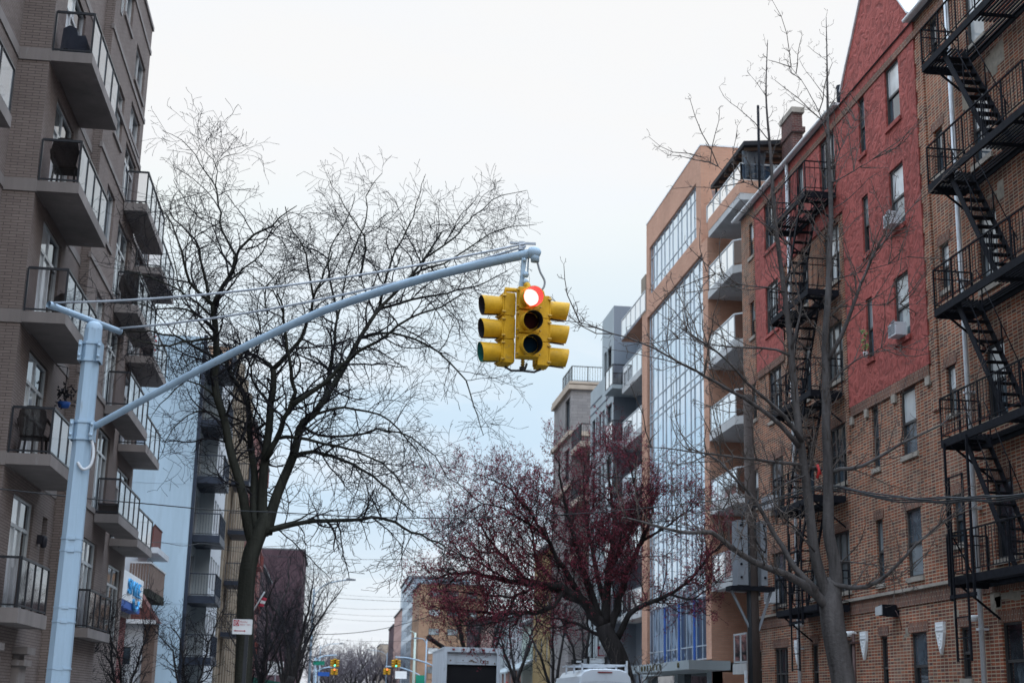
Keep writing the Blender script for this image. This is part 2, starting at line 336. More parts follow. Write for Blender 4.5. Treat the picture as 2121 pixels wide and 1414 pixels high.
m2 = wn('ShaderNodeMix', data_type='RGBA'); m2.inputs['Factor'].default_value = .06; t.links.new(mx.outputs['Result'], m2.inputs['A']); t.links.new(sm.outputs['Result'], m2.inputs['B'])
# an overcast dome is much brighter and bluer overhead than near the horizon
zb = wn('ShaderNodeMapRange', interpolation_type='SMOOTHSTEP'); zb.inputs['From Min'].default_value = .50; zb.inputs['From Max'].default_value = .80; t.links.new(sep.outputs[2], zb.inputs[0])
zc = wn('ShaderNodeMix', data_type='RGBA'); zc.inputs['A'].default_value = (1,1,1,1); zc.inputs['B'].default_value = (3.15,3.8,4.55,1); t.links.new(zb.outputs[0], zc.inputs['Factor'])
m3 = wn('ShaderNodeMix', data_type='RGBA', blend_type='MULTIPLY'); m3.inputs['Factor'].default_value = 1; t.links.new(m2.outputs['Result'], m3.inputs['A']); t.links.new(zc.outputs['Result'], m3.inputs['B'])
t.links.new(m3.outputs['Result'], bg.inputs[0]); t.links.new(bg.outputs[0], out.inputs[0])
sl = bpy.data.lights.new('sun', 'SUN'); sl.energy = .5; sl.angle = R(25); sl.color = (1, .95, .9)
so = bpy.data.objects.new('sun', sl); col.objects.link(so)
sd = Vector((math.sin(SUN_AZ)*math.cos(SUN_EL), math.cos(SUN_AZ)*math.cos(SUN_EL), math.sin(SUN_EL)))
so.rotation_euler = (-sd).to_track_quat('-Z', 'Y').to_euler(); so.location = (0, -20, 40)

# ------------------------------------------------------------------ ground, road, pavements
KL, KR = -1.0, 9.4
m = MB(); m.face([(-900,-300,-.02),(900,-300,-.02),(900,1600,-.02),(-900,1600,-.02)]); tag(m.build('ground', M['earth']), kind='structure')
m = MB(); m.face([(KL,-60,0),(KR,-60,0),(KR,900,0),(KL,900,0)]); tag(m.build('road', M['asphalt']), kind='structure')
m = MB()
for x0, x1 in ((-60, KL), (KR, 60)): m.face([(x0,-2,-.002),(x1,-2,-.002),(x1,13.5,-.002),(x0,13.5,-.002)])
tag(m.build('cross_road', M['asphalt']), kind='structure')
for nm, x0, x1, s in (('pavement_left', -9, KL-.15, 1), ('pavement_right', KR+.15, 16, -1)):
    m = MB(); m.box(x0, x1, 14, 900, -.01, .14); tag(m.build(nm, M['walk']), kind='structure')
    m = MB(); xa = KL-.15 if s > 0 else KR; m.box(xa, xa+.15, 14, 900, -.01, .15); tag(m.build('kerb_'+nm.split('_')[1], M['kerb']), kind='structure')
m = MB()
for i in range(11): m.face([(KL+.3+i*.9,9.6,.004),(KL+.75+i*.9,9.6,.004),(KL+.75+i*.9,12.6,.004),(KL+.3+i*.9,12.6,.004)])
for y in range(20, 140, 9): m.face([(3.95,y,.004),(4.07,y,.004),(4.07,y+3,.004),(3.95,y+3,.004)])
tag(m.build('road_markings', M['paint']), kind='structure')

# ------------------------------------------------------------------ facades and windows
def facade(mb, axis, c, d, u0, u1, z0, z1, holes=(), depth=.18):
    """wall sheet with real openings. axis 'x': plane X=c, u runs along Y. d = sign of the outward normal.
    hole = (u0,u1,z0,z1[,depth])"""
    us = sorted({u0, u1, *[v for h in holes for v in h[:2] if u0 < v < u1]}); zs = sorted({z0, z1, *[v for h in holes for v in h[2:4] if z0 < v < z1]})
    P = (lambda u, z, n=0: (c-d*n, u, z)) if axis == 'x' else (lambda u, z, n=0: (u, c-d*n, z))
    flip = (d < 0) == (axis == 'x')
    def q(pts): mb.face(pts[::-1] if flip else pts)
    for i in range(len(us)-1):
        a, b = us[i], us[i+1]; um = (a+b)/2; run = None
        for j in range(len(zs)-1):
            zm = (zs[j]+zs[j+1])/2
            solid = not any(h[0] < um < h[1] and h[2] < zm < h[3] for h in holes)
            if solid and run is None: run = zs[j]
            if (not solid or j == len(zs)-2) and run is not None:
                top = zs[j+1] if solid else zs[j]
                q([P(a,run),P(b,run),P(b,top),P(a,top)]); run = None
    for h in holes:
        a, b, e, f = h[:4]; dp = h[4] if len(h) > 4 else depth
        if dp <= 0: continue
        q([P(a,e),P(a,e,dp),P(a,f,dp),P(a,f)][::-1]); q([P(b,e),P(b,e,dp),P(b,f,dp),P(b,f)])
        q([P(a,e),P(b,e),P(b,e,dp),P(a,e,dp)][::-1]); q([P(a,f),P(b,f),P(b,f,dp),P(a,f,dp)])
def shell(mb, axis, c, d, u0, u1, z0, z1, deep, holes=(), depth=.18):
    """facade plus the other sides and the top of the block behind it"""
    facade(mb, axis, c, d, u0, u1, z0, z1, holes, depth); b = c-d*deep
    P = (lambda u, n, z: (n, u, z)) if axis == 'x' else (lambda u, n, z: (u, n, z))
    for u in (u0, u1): mb.face([P(u,c,z0),P(u,b,z0),P(u,b,z1),P(u,c,z1)])
    mb.face([P(u0,b,z0),P(u1,b,z0),P(u1,b,z1),P(u0,b,z1)]); mb.face([P(u0,c,z1),P(u1,c,z1),P(u1,b,z1),P(u0,b,z1)])
_wc = {}
def window(parent, axis, c, d, u0, u1, z0, z1, style='sash', inset=.12, fr='frame', panes=('pA',), sill=None, bw=.05):
    """part 'window' (the frame) with sub-parts 'pane' and 'sill'"""
    w_, h_ = round(u1-u0, 3), round(z1-z0, 3)
    def mp(u, n, z): return (d*n, u, z) if axis == 'x' else (u, d*n, z)
    def bx(mb, a, b, n0, n1, e, f):
        p = mp(a, n0, e); r = mp(b, n1, f); mb.box(p[0], r[0], p[1], r[1], p[2], r[2])
    key = (axis, d, w_, h_, style, fr, bw)
    if key not in _wc:
        f = MB(); pn = []
        bx(f,0,bw,-.06,.02,0,h_); bx(f,w_-bw,w_,-.06,.02,0,h_); bx(f,bw,w_-bw,-.06,.02,0,bw); bx(f,bw,w_-bw,-.06,.02,h_-bw,h_)
        if style == 'sash':
            k = h_*.5; bx(f,bw,w_-bw,-.05,.0,k-.03,k+.03); pn = [(bw,w_-bw,bw,k-.03,-.04),(bw,w_-bw,k+.03,h_-bw,-.015)]
        elif style == 'triple':
            for q in (.3,.7): bx(f,w_*q-.035,w_*q+.035,-.06,.015,bw,h_-bw)
            k = h_*.5
            for a, b in ((bw,w_*.3-.035),(w_*.3+.035,w_*.7-.035),(w_*.7+.035,w_-bw)):
                bx(f,a,b,-.05,.0,k-.025,k+.025); pn += [(a,b,bw,k-.025,-.04),(a,b,k+.025,h_-bw,-.015)]
        elif style == 'door':
            k = h_*.74; bx(f,bw,w_-bw,-.05,.01,k-.04,k+.04); n = 3; q = (w_-2*bw)/n
            for i in range(1,n): bx(f,bw+q*i-.04,bw+q*i+.04,-.05,.01,bw,k-.04)
            bx(f,w_*.5-.03,w_*.5+.03,-.05,.01,k+.04,h_-bw)
            pn = [(bw+q*i+(.04 if i else 0),bw+q*(i+1)-(.04 if i<n-1 else 0),bw,k-.04,-.03) for i in range(n)]
            pn += [(bw,w_*.5-.03,k+.04,h_-bw,-.02),(w_*.5+.03,w_-bw,k+.04,h_-bw,-.02)]
        elif style == 'twin':
            bx(f,w_*.5-.03,w_*.5+.03,-.05,.01,bw,h_-bw); pn = [(bw,w_*.5-.03,bw,h_-bw,-.03),(w_*.5+.03,w_-bw,bw,h_-bw,-.03)]
        else: pn = [(bw,w_-bw,bw,h_-bw,-.03)]
        fm = MB.mesh(f, 'window', M[fr]); _wc[key] = (fm, pn)
    fm, pn = _wc[key]
    kp = key + tuple(panes)
    if kp not in _wc:
        g = MB()
        for i, (a, b, e, f, n) in enumerate(pn):
            g.mi = min(i, len(panes)-1); pts = [mp(a,n,e),mp(b,n,e),mp(b,n,f),mp(a,n,f)]
            g.face(pts if (d > 0) == (axis == 'x') else pts[::-1])
        _wc[kp] = MB.mesh(g, 'pane', [M[p] for p in panes])
    loc = (c-d*inset, u0, z0) if axis == 'x' else (u0, c-d*inset, z0)
    wo = part(parent, 'window', fm, loc); part(wo, 'pane', _wc[kp], loc)
    if sill:
        ks = (axis, d, w_, sill, round(inset,3), 's')
        if ks not in _wc:
            s = MB(); bx(s, -.06, w_+.06, -.02, inset+.05, -.12, -.003); _wc[ks] = MB.mesh(s, 'sill', M[sill])
        part(wo, 'sill', _wc[ks], loc)
    return wo
def railing(mb, p, q, h, n_post=4, picket=None, r=.02, bottom=.08, mid=None, top=.025):
    """bars between two points at floor level"""
    p = Vector(p); q = Vector(q); U = Vector((0,0,1))
    mb.bar(p+U*h, q+U*h, top*2, top*2)
    if bottom is not None: mb.bar(p+U*bottom, q+U*bottom, top*1.4, top*1.4)
    for z in (mid or ()): mb.bar(p+U*z, q+U*z, .022, .022)
    for i in range(n_post+1):
        a = p.lerp(q, i/n_post); mb.bar(a, a+U*h, r*2, r*2)
    if picket:
        k = max(2, int((q-p).length/picket))
        for i in range(1, k):
            a = p.lerp(q, i/k); mb.bar(a+U*(bottom or 0), a+U*h, .012, .012) if r < .015 else mb.bar(a+U*(bottom or 0), a+U*h, .016, .016)
def glasspanel(mb, p, q, z0, z1):
    mb.face([(p[0],p[1],z0),(q[0],q[1],z0),(q[0],q[1],z1),(p[0],p[1],z1)])

# ================================================================== RIGHT: brick apartment house with fire escapes (street face X = 14)
B = thing('apartment_building', (14, 26, 0), 'long red brown brick apartment house with red stucco gable and black fire escapes', 'building')
HD = [18.32, 15.42, 12.49, 9.5, 6.5, 3.53]; SL = [16.65, 13.75, 10.81, 7.85, 4.85, 1.95]
cols = [(46.15,46.7,'pier'),(43.4,44.75,'triple'),(40.6,41.15,'small'),(37.75,39.05,'sash2'),(35.31,35.77,'small'),(32.86,33.8,'sash'),(30.52,31.0,'tiny'),(28.05,28.97,'sash'),(25.2,26.1,'sash'),(22.6,23.5,'sash'),(20.0,20.45,'tiny'),(17.5,18.4,'sash')]
W = []
for (a, b, k) in cols:
    for i in range(6):
        z0 = SL[i]
        if k == 'tiny': z0 = HD[i]-1.12
        if k == 'pier': z0 = HD[i]-1.25
        W.append((a, b, z0, HD[i], k, i))
holes = [x[:4] for x in W]
STU = [(31.85,37.28,9.8,18.8),(37.28,42.9,15.6,18.8),(42.9,45.9,12.75,18.8)]
def inst(h): return any(s[0] <= h[0] and h[1] <= s[1] and h[3] > s[2] for s in STU)
m = MB(); bh = [h for h in holes if not inst(h)] + [s+(0,) for s in STU]
facade(m, 'x', 14, -1, 15, 47.65, 0, 18.8, bh, .2)
m.face([(14,47.65,0),(26,47.65,0),(26,47.65,18.8),(14,47.65,18.8)]); m.face([(26,15,0),(26,47.65,0),(26,47.65,18.8),(26,15,18.8)]); m.face([(14,15,0),(26,15,0),(26,15,18.8),(14,15,18.8)])
# raised corner piers (long and short work) beside the stucco
for y0, y1, z0, z1 in ((31.35,31.8,8.6,18.3),(37.33,37.6,8.6,15.3),(42.6,42.85,12,15.3),(45.95,46.1,12,18.3)):
    z = z0; k = 0
    while z < z1: m.box(13.955, 14.05, y0, y1-(.1 if k % 2 else 0), z, z+.37); z += .375; k += 1
m.build('wall', M['brickR'], B)
m = MB()
for s in STU:
    facade(m, 'x', 13.955, -1, *s, [h for h in holes if inst(h) and s[0] <= h[0] and h[1] <= s[1]], .2)
for (a, b, z) in ((31.85,37.28,9.8),(42.9,45.9,12.75),(37.28,42.9,15.6)): m.face([(13.955,a,z),(14.02,a,z),(14.02,b,z),(13.955,b,z)])
m.face([(13.955,31.85,9.8),(14.02,31.85,9.8),(14.02,31.85,18.8),(13.955,31.85,18.8)])
gab = [(31.95,18.802),(37.15,18.802),(37.05,19.15),(36.55,19.75),(36.0,20.32),(35.25,21.2),(34.55,22.0),(33.85,21.2),(33.1,20.32),(32.55,19.75),(32.05,19.15)]
m.prism([(13.953,y,z) for y, z in gab], (.4,0,0))
m.build('stucco_panel', M['stucco'], B)
m = MB()
for a, b in zip(gab[2:], gab[3:]): m.bar((14.15,a[0],a[1]+.02), (14.15,b[0],b[1]+.02), .5, .05)
m.build('gable_coping', M['gutter'], B)
m = MB()     # exposed brick band over the top windows, soldier courses over the others, band above the ground floor
m.box(13.93, 14.0, 15, 46.0, 18.325, 18.52)
for (a, b, z0, z1, k, i) in W:
    if i >= 1 and not inst((a, b, z0, z1)): m.box(13.985, 14.05, a-.12, b+.12, z1+.002, z1+.24)
m.box(13.95, 14.05, 31.9, 37.2, 9.52, 9.795); m.box(13.95, 14.05, 42.95, 45.85, 12.5, 12.745)
m.box(13.97, 14.05, 15, 47.6, 4.18, 4.52)
m.build('soldier_course', M['brickRs'], B)
m = MB(); m.box(13.90, 14.05, 15, 47.6, 4.525, 4.60)
for a, b in ((31.85,32.1),(34.0,34.25),(35.95,36.15),(37.05,37.25)): m.box(13.93, 14.05, a, b, 9.3, 9.515)
m.build('belt_course', M['stone'], B)
m = MB(); rr = random.Random(3)
for (y0, y1, z0, z1) in ((27.2,29.2,3.95,4.1),(28.9,29.4,3.75,4.1),(27.0,27.6,3.3,3.75),(29.0,29.35,15.2,15.9),(27.2,28.1,15.5,16.0),(27.6,28.4,12.6,12.9),(31.0,31.3,3.6,4.0),(33.9,34.2,3.4,3.6)):
    y = y0; m = MB()
    while y < y1: s = rr.uniform(.15,.35); m.box(13.992, 14.02, y, min(y+s, y1), z0+rr.uniform(-.1,.1), z1+rr.uniform(-.1,.1)); y += s
    m.build('mortar_patch', M['cement'], B)
m = MB(); m.face([(13.9,15,18.802),(26,15,18.802),(26,47.65,18.802),(13.9,47.65,18.802)]); m.build('roof', M['roofg'], B)
for y0, y1 in ((37.2, 48.0), (15, 31.95)):
    m = MB(); m.tube([(13.78,y0,18.86),(13.78,y1,18.86)], .055, 10); m.box(13.80, 14.0, y0, y1, 18.82, 18.90); m.build('gutter', M['gutter'], B)
ch = MB(); ch.box(15.5, 15.88, 46.1, 47.35, 18.8, 22.5); ch.box(15.45, 15.95, 46.0, 47.45, 21.75, 21.95); o = ch.build('chimney', M['brickC'], B)
ch = MB(); ch.box(15.46, 15.94, 46.01, 47.44, 22.5, 22.7); ch.build('chimney_cap', M['stone'], o)
m = MB(); m.tube([(14.5,38.6,18.8),(14.5,38.6,20.1)], .1, 8); m.build('vent_pipe', M['iron'], B)
m = MB(); m.tube([(14.4,46.6,18.8),(14.4,46.6,22.9)], .05, 6); m.build('vent_pipe', M['iron'], B)
def downpipe(y, z0, z1, mt='pipeW', r=.055):
    m = MB(); m.tube([(13.86,y,z0),(13.86,y,z1)], r, 8)
    z = z0+.8
    while z < z1: m.box(13.78, 14.0, y-.08, y+.08, z, z+.05); z += 2.6
    m.build('downpipe', M[mt], B)
downpipe(29.63, 0, 18.8); downpipe(41.9, 0, 18.8); downpipe(37.33, 0, 3.66, 'pipeB', .045); downpipe(47.5, 0, 2.9)
pr = random.Random(5)
light = {('sash',0):('pB','pE'),('sash',1):('pD','pE'),('sash',2):('pD','pC'),('sash',3):('pB','pC'),('sash',4):('pD','pB'),('sash',5):('pA','pB')}
for (a, b, z0, z1, k, i) in W:
    st = {'sash':'sash','sash2':'triple','triple':'triple','small':'sash','tiny':'sash','pier':'sash'}[k]
    pn = light[('sash', i)] if a == 32.86 else (pr.choice([('pA','pB'),('pB','pD'),('pA','pD'),('pB','pB'),('pD','pE')]) if i < 5 else ('pA',))
    if a == 28.05: pn = [('pC','pE'),('pB','pE'),('pD','pC'),('pA','pD'),('pA','pA'),('pA','pA')][i]
    s_ = inst((a, b, z0, z1))
    window(B, 'x', 13.955 if s_ else 14, -1, a, b, z0, z1, st, .07, 'frame', pn, 'stucco' if s_ else 'stone')
# shields of pale terracotta on the ground floor piers
for y in (42.35, 36.84, 31.97):
    m = MB(); m.prism([(13.93,y+.22,3.7),(13.93,y-.22,3.7),(13.93,y-.21,3.45),(13.93,y-.12,3.2),(13.93,y,2.97),(13.93,y+.12,3.2),(13.93,y+.21,3.45)], (.09,0,0))
    m.box(13.91, 13.95, y-.2, y+.2, 3.50, 3.52)
    for k in range(3): m.lathe((13.94, y-.12+.12*k, 3.6), (-1,0,0), [(.04,0),(.03,.02),(0,.03)], 6)
    for k in range(6): m.lathe((13.94, y+.09*math.sin(k*2.1)*(1-k*.14), 3.42-.065*k), (-1,0,0), [(.045,0),(.03,.02),(0,.03)], 6)
    m.build('shield_plaque', M['white'], B)
# fire escapes -------------------------------------------------------------
PZ = [16.3, 13.33, 10.38, 7.42, 4.45]
def fire_escape(y0, y1, stair_top, stair_dir, ladder_y):
    X0, X1 = 13.0, 13.93
    for i, z in enumerate(PZ):
        m = MB(); sw = (stair_top-1.95, stair_top) if stair_dir < 0 else (stair_top, stair_top+1.95)
        m.box(X0, X0+.05, y0, y1, z-.17, z); m.box(X1-.04, X1, y0, y1, z-.16, z)
        for y in (y0, y1-.05): m.box(X0+.05, X1-.04, y, y+.05, z-.2, z)
        x = X0+.1
        hole = (stair_top-1.5, stair_top-.1) if stair_dir < 0 else (stair_top+.1, stair_top+1.5)
        while x < X1-.06:
            if X0+.12 < x < X0+.62 and i < 4:
                m.box(x, x+.035, y0+.05, hole[0], z-.045, z-.005); m.box(x, x+.035, hole[1], y1-.05, z-.045, z-.005)
            else: m.box(x, x+.035, y0+.05, y1-.05, z-.045, z-.005)
            x += .085
        for y in [y0+.7+j*1.15 for j in range(int((y1-y0)/1.15))]:
            if not (hole[0] < y < hole[1]): m.box(X0+.05, X1-.04, y, y+.06, z-.11, z-.05)
        for y in (y0+.25, y1-.3): m.bar((X0+.1,y,z-.15), (13.99,y,z-.85), .04, .04)
        fe = m.build('fire_escape', M['iron'], B)
        m = MB(); railing(m, (X0+.02,y0,z), (X0+.02,y1,z), .92, 5, .14, .013, .10, None, .016)
        for y in (y0+.02, y1-.02): railing(m, (X0+.02,y,z), (X1,y,z), .92, 1, .15, .013, .10, (.72,), .016)
        m.build('railing', M['iron'], fe)
        if i < 4:
            m = MB(); zt, zb = z-.05, PZ[i+1]; ya = stair_top; yb = stair_top+stair_dir*1.95
            for x in (X0+.12, X0+.62): m.bar((x,ya,zt), (x,yb,zb), .035, .13)
            for k in range(1, 11):
                f = k/11; yy = ya+(yb-ya)*f; zz = zt+(zb-zt)*f; m.box(X0+.14, X0+.60, yy-.1, yy+.1, zz-.012, zz+.012)
            for x in (X0+.12, X0+.62):
                m.tube([(x,ya,zt+.75),(x,yb,zb+.75)], .012, 6)
                for f in (.1,.5,.92): m.bar((x,ya+(yb-ya)*f,zt+(zb-zt)*f), (x,ya+(yb-ya)*f,zt+(zb-zt)*f+.75), .025, .025)
            m.build('stair', M['iron'], fe)
        if i == 4:
            m = MB(); y = ladder_y
            for yy in (y-.55, y+.55): m.bar((X0-.02,yy,z-.5), (X0-.02,yy,PZ[3]-.1), .045, .045)
            m.bar((X0-.02,y-.6,z-.42), (X0-.02,y+.6,z-.42), .06, .08); m.bar((X0-.02,y-.6,z+1.55), (X0-.02,y+.6,z+1.55), .05, .05)
            for yy in (y-.33, y+.33): m.bar((X0-.06,yy,z-1.75), (X0-.06,yy,z+2.1), .04, .04)
            k = z-1.7
            while k < z+2.1: m.bar((X0-.06,y-.33,k), (X0-.06,y+.33,k), .025, .025); k += .42
            m.bar((X0,y1,z+1.2), (X0+.9,y1+.5,z-.05), .025, .025)
            m.build('drop_ladder', M['iron'], fe)
fire_escape(24.57, 29.26, 28.35, -1, 28.5)
fire_escape(37.7, 41.33, 38.45, 1, 39.4)
# things fixed to or standing in that wall
def ac_unit(y, z, lab, w_=.48, h_=.34, dp=.2):
    t_ = thing('air_conditioner', (13.86, y, z), lab, 'air conditioner', 'window air conditioners on the brick apartment house')
    m = MB(); m.box(13.86-dp, 13.95, y-w_/2, y+w_/2, z+.01, z+h_); m.build('case', M['ac'], t_)
    m = MB()
    for k in range(7): m.box(13.86-dp-.01, 13.86-dp+.01, y-w_*.42, y+w_*.05, z+.06+k*.05, z+.085+k*.05)
    m.box(13.86-dp-.012, 13.86-dp+.01, y+w_*.1, y+w_*.42, z+.05, z+h_-.05); m.build('grille', M['acg'], t_)
ac_unit(33.33, 13.77, 'white air conditioner in the upper right window of the red stucco, beside a bent branch')
ac_unit(33.33, 10.83, 'clean white air conditioner in the lower right window of the red stucco')
ac_unit(44.3, 7.87, 'white air conditioner in the brick window just below the left red stucco panel', .8, .42)
ac_unit(44.3, 4.9, 'white air conditioner behind the fire escape railing low on the far brick wall', .7, .42)
t_ = thing('potted_plant', (13.8, 35.5, 10.82), 'small green plant standing in the narrow window of the red stucco wall', 'plant')
m = MB(); m.lathe((13.8,35.5,10.82), (0,0,1), [(0,0),(.06,0),(.08,.14),(.07,.15),(0,.15)], 8); m.build('pot', M['white'], t_)
m = MB(); lr = random.Random(2)
for k in range(46):
    a = lr.uniform(0,6.3); h = lr.uniform(.05,.62); r_ = lr.uniform(.03,.17); c_ = Vector((13.78+.3*r_*math.cos(a), 35.5+r_*math.sin(a), 10.95+h)); e = Vector((lr.uniform(-1,1),lr.uniform(-1,1),lr.uniform(-.4,1)))*.07; f_ = e.orthogonal().normalized()*.025
    m.face([c_-e, c_+f_, c_+e, c_-f_])
m.build('leaves', M['leafg'], t_)
t_ = thing('flood_light', (13.9, 34.65, 4.1), 'black flood light with a pale lens on the brick wall between two shields', 'flood light')
m = MB(); m.box(13.6,13.95,34.48,34.8,3.98,4.25); m.box(13.7,14,34.45,34.6,3.95,4.12); m.build('housing', M['iron'], t_)
m = MB(); m.prism([(13.58,34.55,4.0),(13.58,34.98,4.0),(13.58,34.98,4.2),(13.58,34.55,4.24)], (.25,0,0)); m.build('lens', M['frameL'], t_)
m = MB(); m.tube([(13.9,34.45,4.1),(13.85,34.3,4.08),(13.93,34.28,3.9),(13.97,34.28,3.62)], .012, 5); m.build('cable', M['pipeB'], t_)
for y, z, lab in ((37.42,3.68,'white bullet camera on top of the brown conduit beside a shield'),(29.86,3.68,'small dome camera on the white downpipe at the right edge'),(41.75,4.1,'pale lamp fitting on the downpipe below the far fire escape')):
    t_ = thing('security_camera', (13.9, y, z), lab, 'camera')
    m = MB(); m.lathe((13.97,y,z), (-1,-.2,-.1), [(.03,0),(.03,.06),(.07,.07),(.075,.28),(.05,.3),(0,.3)], 10); m.build('case', M['white'], t_)
    m = MB(); m.lathe((13.70,y-.055,z-.03), (-1,-.2,-.1), [(.045,0),(.045,.04),(0,.05)], 10); m.build('lens', M['black'], t_)

# ================================================================== RIGHT: orange brick and glass apartment house (street face X = 14)
O = thing('apartment_building', (14, 53, 0), 'orange brick apartment house with a tall glass curtain wall and white balconies', 'building')
m = MB()
facade(m, 'x', 14, -1, 52.4, 64.5, 3.4, 19.75, [(53.15,63.4,3.4,19.35)], .25)
facade(m, 'x', 14, -1, 53.3, 63.55, 19.75, 24.0, [(54.1,62.9,20.3,22.65)], .2)
m.face([(14,53.3,19.75),(24,53.3,19.75),(24,53.3,24),(14,53.3,24)]); m.face([(14,63.55,19.75),(24,63.55,19.75),(24,63.55,24),(14,63.55,24)]); m.face([(14,53.3,24),(24,53.3,24),(24,63.55,24),(14,63.55,24)])
facade(m, 'y', 52.4, -1, 14, 15.7, 0, 19.75); facade(m, 'x', 15.7, -1, 47.7, 52.4, 0, 19.75, [(48.6,51.4,z,z+2.1) for z in (6.1,8.95,11.8,14.6,17.4,3.2)], .15)
m.face([(14,64.5,0),(15.4,64.5,0),(15.4,64.5,19.75),(14,64.5,19.75)]); facade(m, 'x', 15.4, -1, 64.5, 69.6, 0, 19.75, [(65.2,68.6,z,z+2.1) for z in (6.1,8.95,11.8,14.6,17.4)], .15)
m.face([(14,52.4,19.752),(24,52.4,19.752),(24,69.6,19.752),(14,69.6,19.752)]); m.face([(15.7,47.7,0),(24,47.7,0),(24,47.7,19.75),(15.7,47.7,19.75)]); m.face([(15.7,47.7,19.75),(24,47.7,19.75),(24,52.4,19.75),(15.7,52.4,19.75)])
m.face([(24,47.7,0),(24,69.6,0),(24,69.6,24),(24,47.7,24)])
m.build('wall', M['brickO'], O)
m = MB(); m.box(13.98, 24.02, 53.28, 53.45, 24.0, 24.06); m.box(13.98, 14.15, 53.45, 63.57, 24.0, 24.06); m.build('coping', M['gutter'], O)
for z in (6.1,8.95,11.8,14.6,17.4,3.2): window(O, 'x', 15.7, -1, 48.6, 51.4, z, z+2.1, 'twin', .1, 'frame', ('pA','pB'))
for z in (6.1,8.95,11.8,14.6,17.4): window(O, 'x', 15.4, -1, 65.2, 68.6, z, z+2.1, 'twin', .1, 'frame', ('pA',))
# curtain wall: glass sheet as lights of slightly different tilt, mullions proud of it
g = MB(); rr = random.Random(11); ys = [53.18]; k = 0
while ys[-1] < 63.1: ys.append(min(63.38, ys[-1]+(.62 if k % 3 == 2 else .95))); k += 1
zs = [3.45,3.95,5.8,6.1,6.75,8.65,8.95,9.6,11.5,11.8,12.45,14.3,14.6,15.25,17.1,17.4,18.05,19.33]
for j in range(len(zs)-1):
    for i in range(len(ys)-1):
        g.mi = 1 if zs[j] < 5.75 else 0
        a, b, c, d = [14.13+rr.uniform(-.006,.006) for _ in range(4)]
        g.face([(a,ys[i],zs[j]),(b,ys[i],zs[j+1]),(c,ys[i+1],zs[j+1]),(d,ys[i+1],zs[j])])
cw = g.build('curtain_wall', [M['curtain'], M['curtainB']], O)
m = MB()
for i, y in enumerate(ys): m.box(14.10, 14.14, y-.02, y+.02, 3.42, 19.34)
for z in zs: m.box(14.105, 14.138, 53.18, 63.38, z-.022, z+.022)
m.build('mullion', M['mull'], cw)
for i in (2, 5, 8):
    m = MB(); m.box(14.04, 14.09, ys[i]+.04, ys[i]+.22, 3.42, 5.75); m.build('blue_post', M['bluep'], cw)
g = MB(); ys2 = [54.1, 54.75, 55.4, 56.05, 57.0, 57.65, 58.6, 59.25, 60.2, 60.85, 61.8, 62.35, 62.9]
for i in range(12):
    for a, b in ((20.3,20.85),(20.85,22.1),(22.1,22.65)):
        q = [14.11+rr.uniform(-.005,.005) for _ in range(4)]
        g.face([(q[0],ys2[i],a),(q[1],ys2[i],b),(q[2],ys2[i+1],b),(q[3],ys2[i+1],a)])
sw = g.build('window_band', M['curtain'], O); m = MB()
for y in ys2: m.box(14.085, 14.12, y-.02, y+.02, 20.3, 22.65)
for z in (20.32, 20.85, 22.1, 22.63): m.box(14.09, 14.118, 54.1, 62.9, z-.025, z+.025)
m.build('mullion', M['mull'], sw)
def balcony(parent, x0, x1, y0, y1, z, th, rail, slabmat, railmat, glassmat, ch=0, npan=4, near=True, d=-1, endglass=None, name='balcony', lift=.06):
    """slab with railing: x0 outer edge, x1 wall; near end y0. d=-1: street to the left"""
    s = 1 if x1 > x0 else -1
    m = MB(); poly = [(x1,y0),(x0+s*ch,y0),(x0,y0+ch),(x0,y1),(x1,y1)] if ch else [(x1,y0),(x0,y0),(x0,y1),(x1,y1)]
    if s < 0: poly = poly[::-1]
    m.prism([(x,y,z-th) for x, y in poly], (0,0,th)); b = m.build(name, M[slabmat], parent)
    e = .05*s; m = MB(); c = max(ch, .0)
    railing(m, (x0+e,y0+c+.04,z), (x0+e,y1-.04,z), rail, npan, None, .02, lift)
    railing(m, (x0+e+s*c,y0+.05,z), (x1-.02*s,y0+.05,z), rail, 1, None, .02, lift)
    if c: m.bar((x0+e,y0+c+.04,z+rail), (x0+e+s*c,y0+.05,z+rail), .05, .05)
    railing(m, (x0+e,y1-.05,z), (x1-.02*s,y1-.05,z), rail, 1, None, .02, lift)
    m.build('railing', M[railmat], b)
    g = MB()
    for i in range(npan):
        a = y0+c+.04+(y1-y0-c-.08)*i/npan; bb = y0+c+.04+(y1-y0-c-.08)*(i+1)/npan; glasspanel(g, (x0+e,a+.035), (x0+e,bb-.035), z+lift+.02, z+rail-.02)
    g.mi = 1; glasspanel(g, (x0+e+s*(c+.03),y0+.05), (x1-.05*s,y0+.05), z+lift+.02, z+rail-.02); glasspanel(g, (x0+e+.03*s,y1-.05), (x1-.05*s,y1-.05), z+lift+.02, z+rail-.02)
    if c: glasspanel(g, (x0+e,y0+c+.04), (x0+e+s*c,y0+.05), z+lift+.02, z+rail-.02)
    g.build('balcony_glass', [M[glassmat], M[endglass or glassmat]], b); return b
for z in (6.15, 9.0, 11.83, 14.65, 17.48):
    balcony(O, 14.0, 15.68, 48.3, 52.36, z, .3, .98, 'concL', 'alu', 'bglassL', .55, 4, endglass='bglass')
    balcony(O, 14.0, 15.38, 64.75, 69.3, z-.25, .3, 1.05, 'concL', 'alu', 'bglassL', 0, 4, endglass='bglass')
balcony(O, 14.0, 15.68, 47.9, 49.6, 3.15, .35, 1.0, 'concL', 'alu', 'bglass', 0, 2)
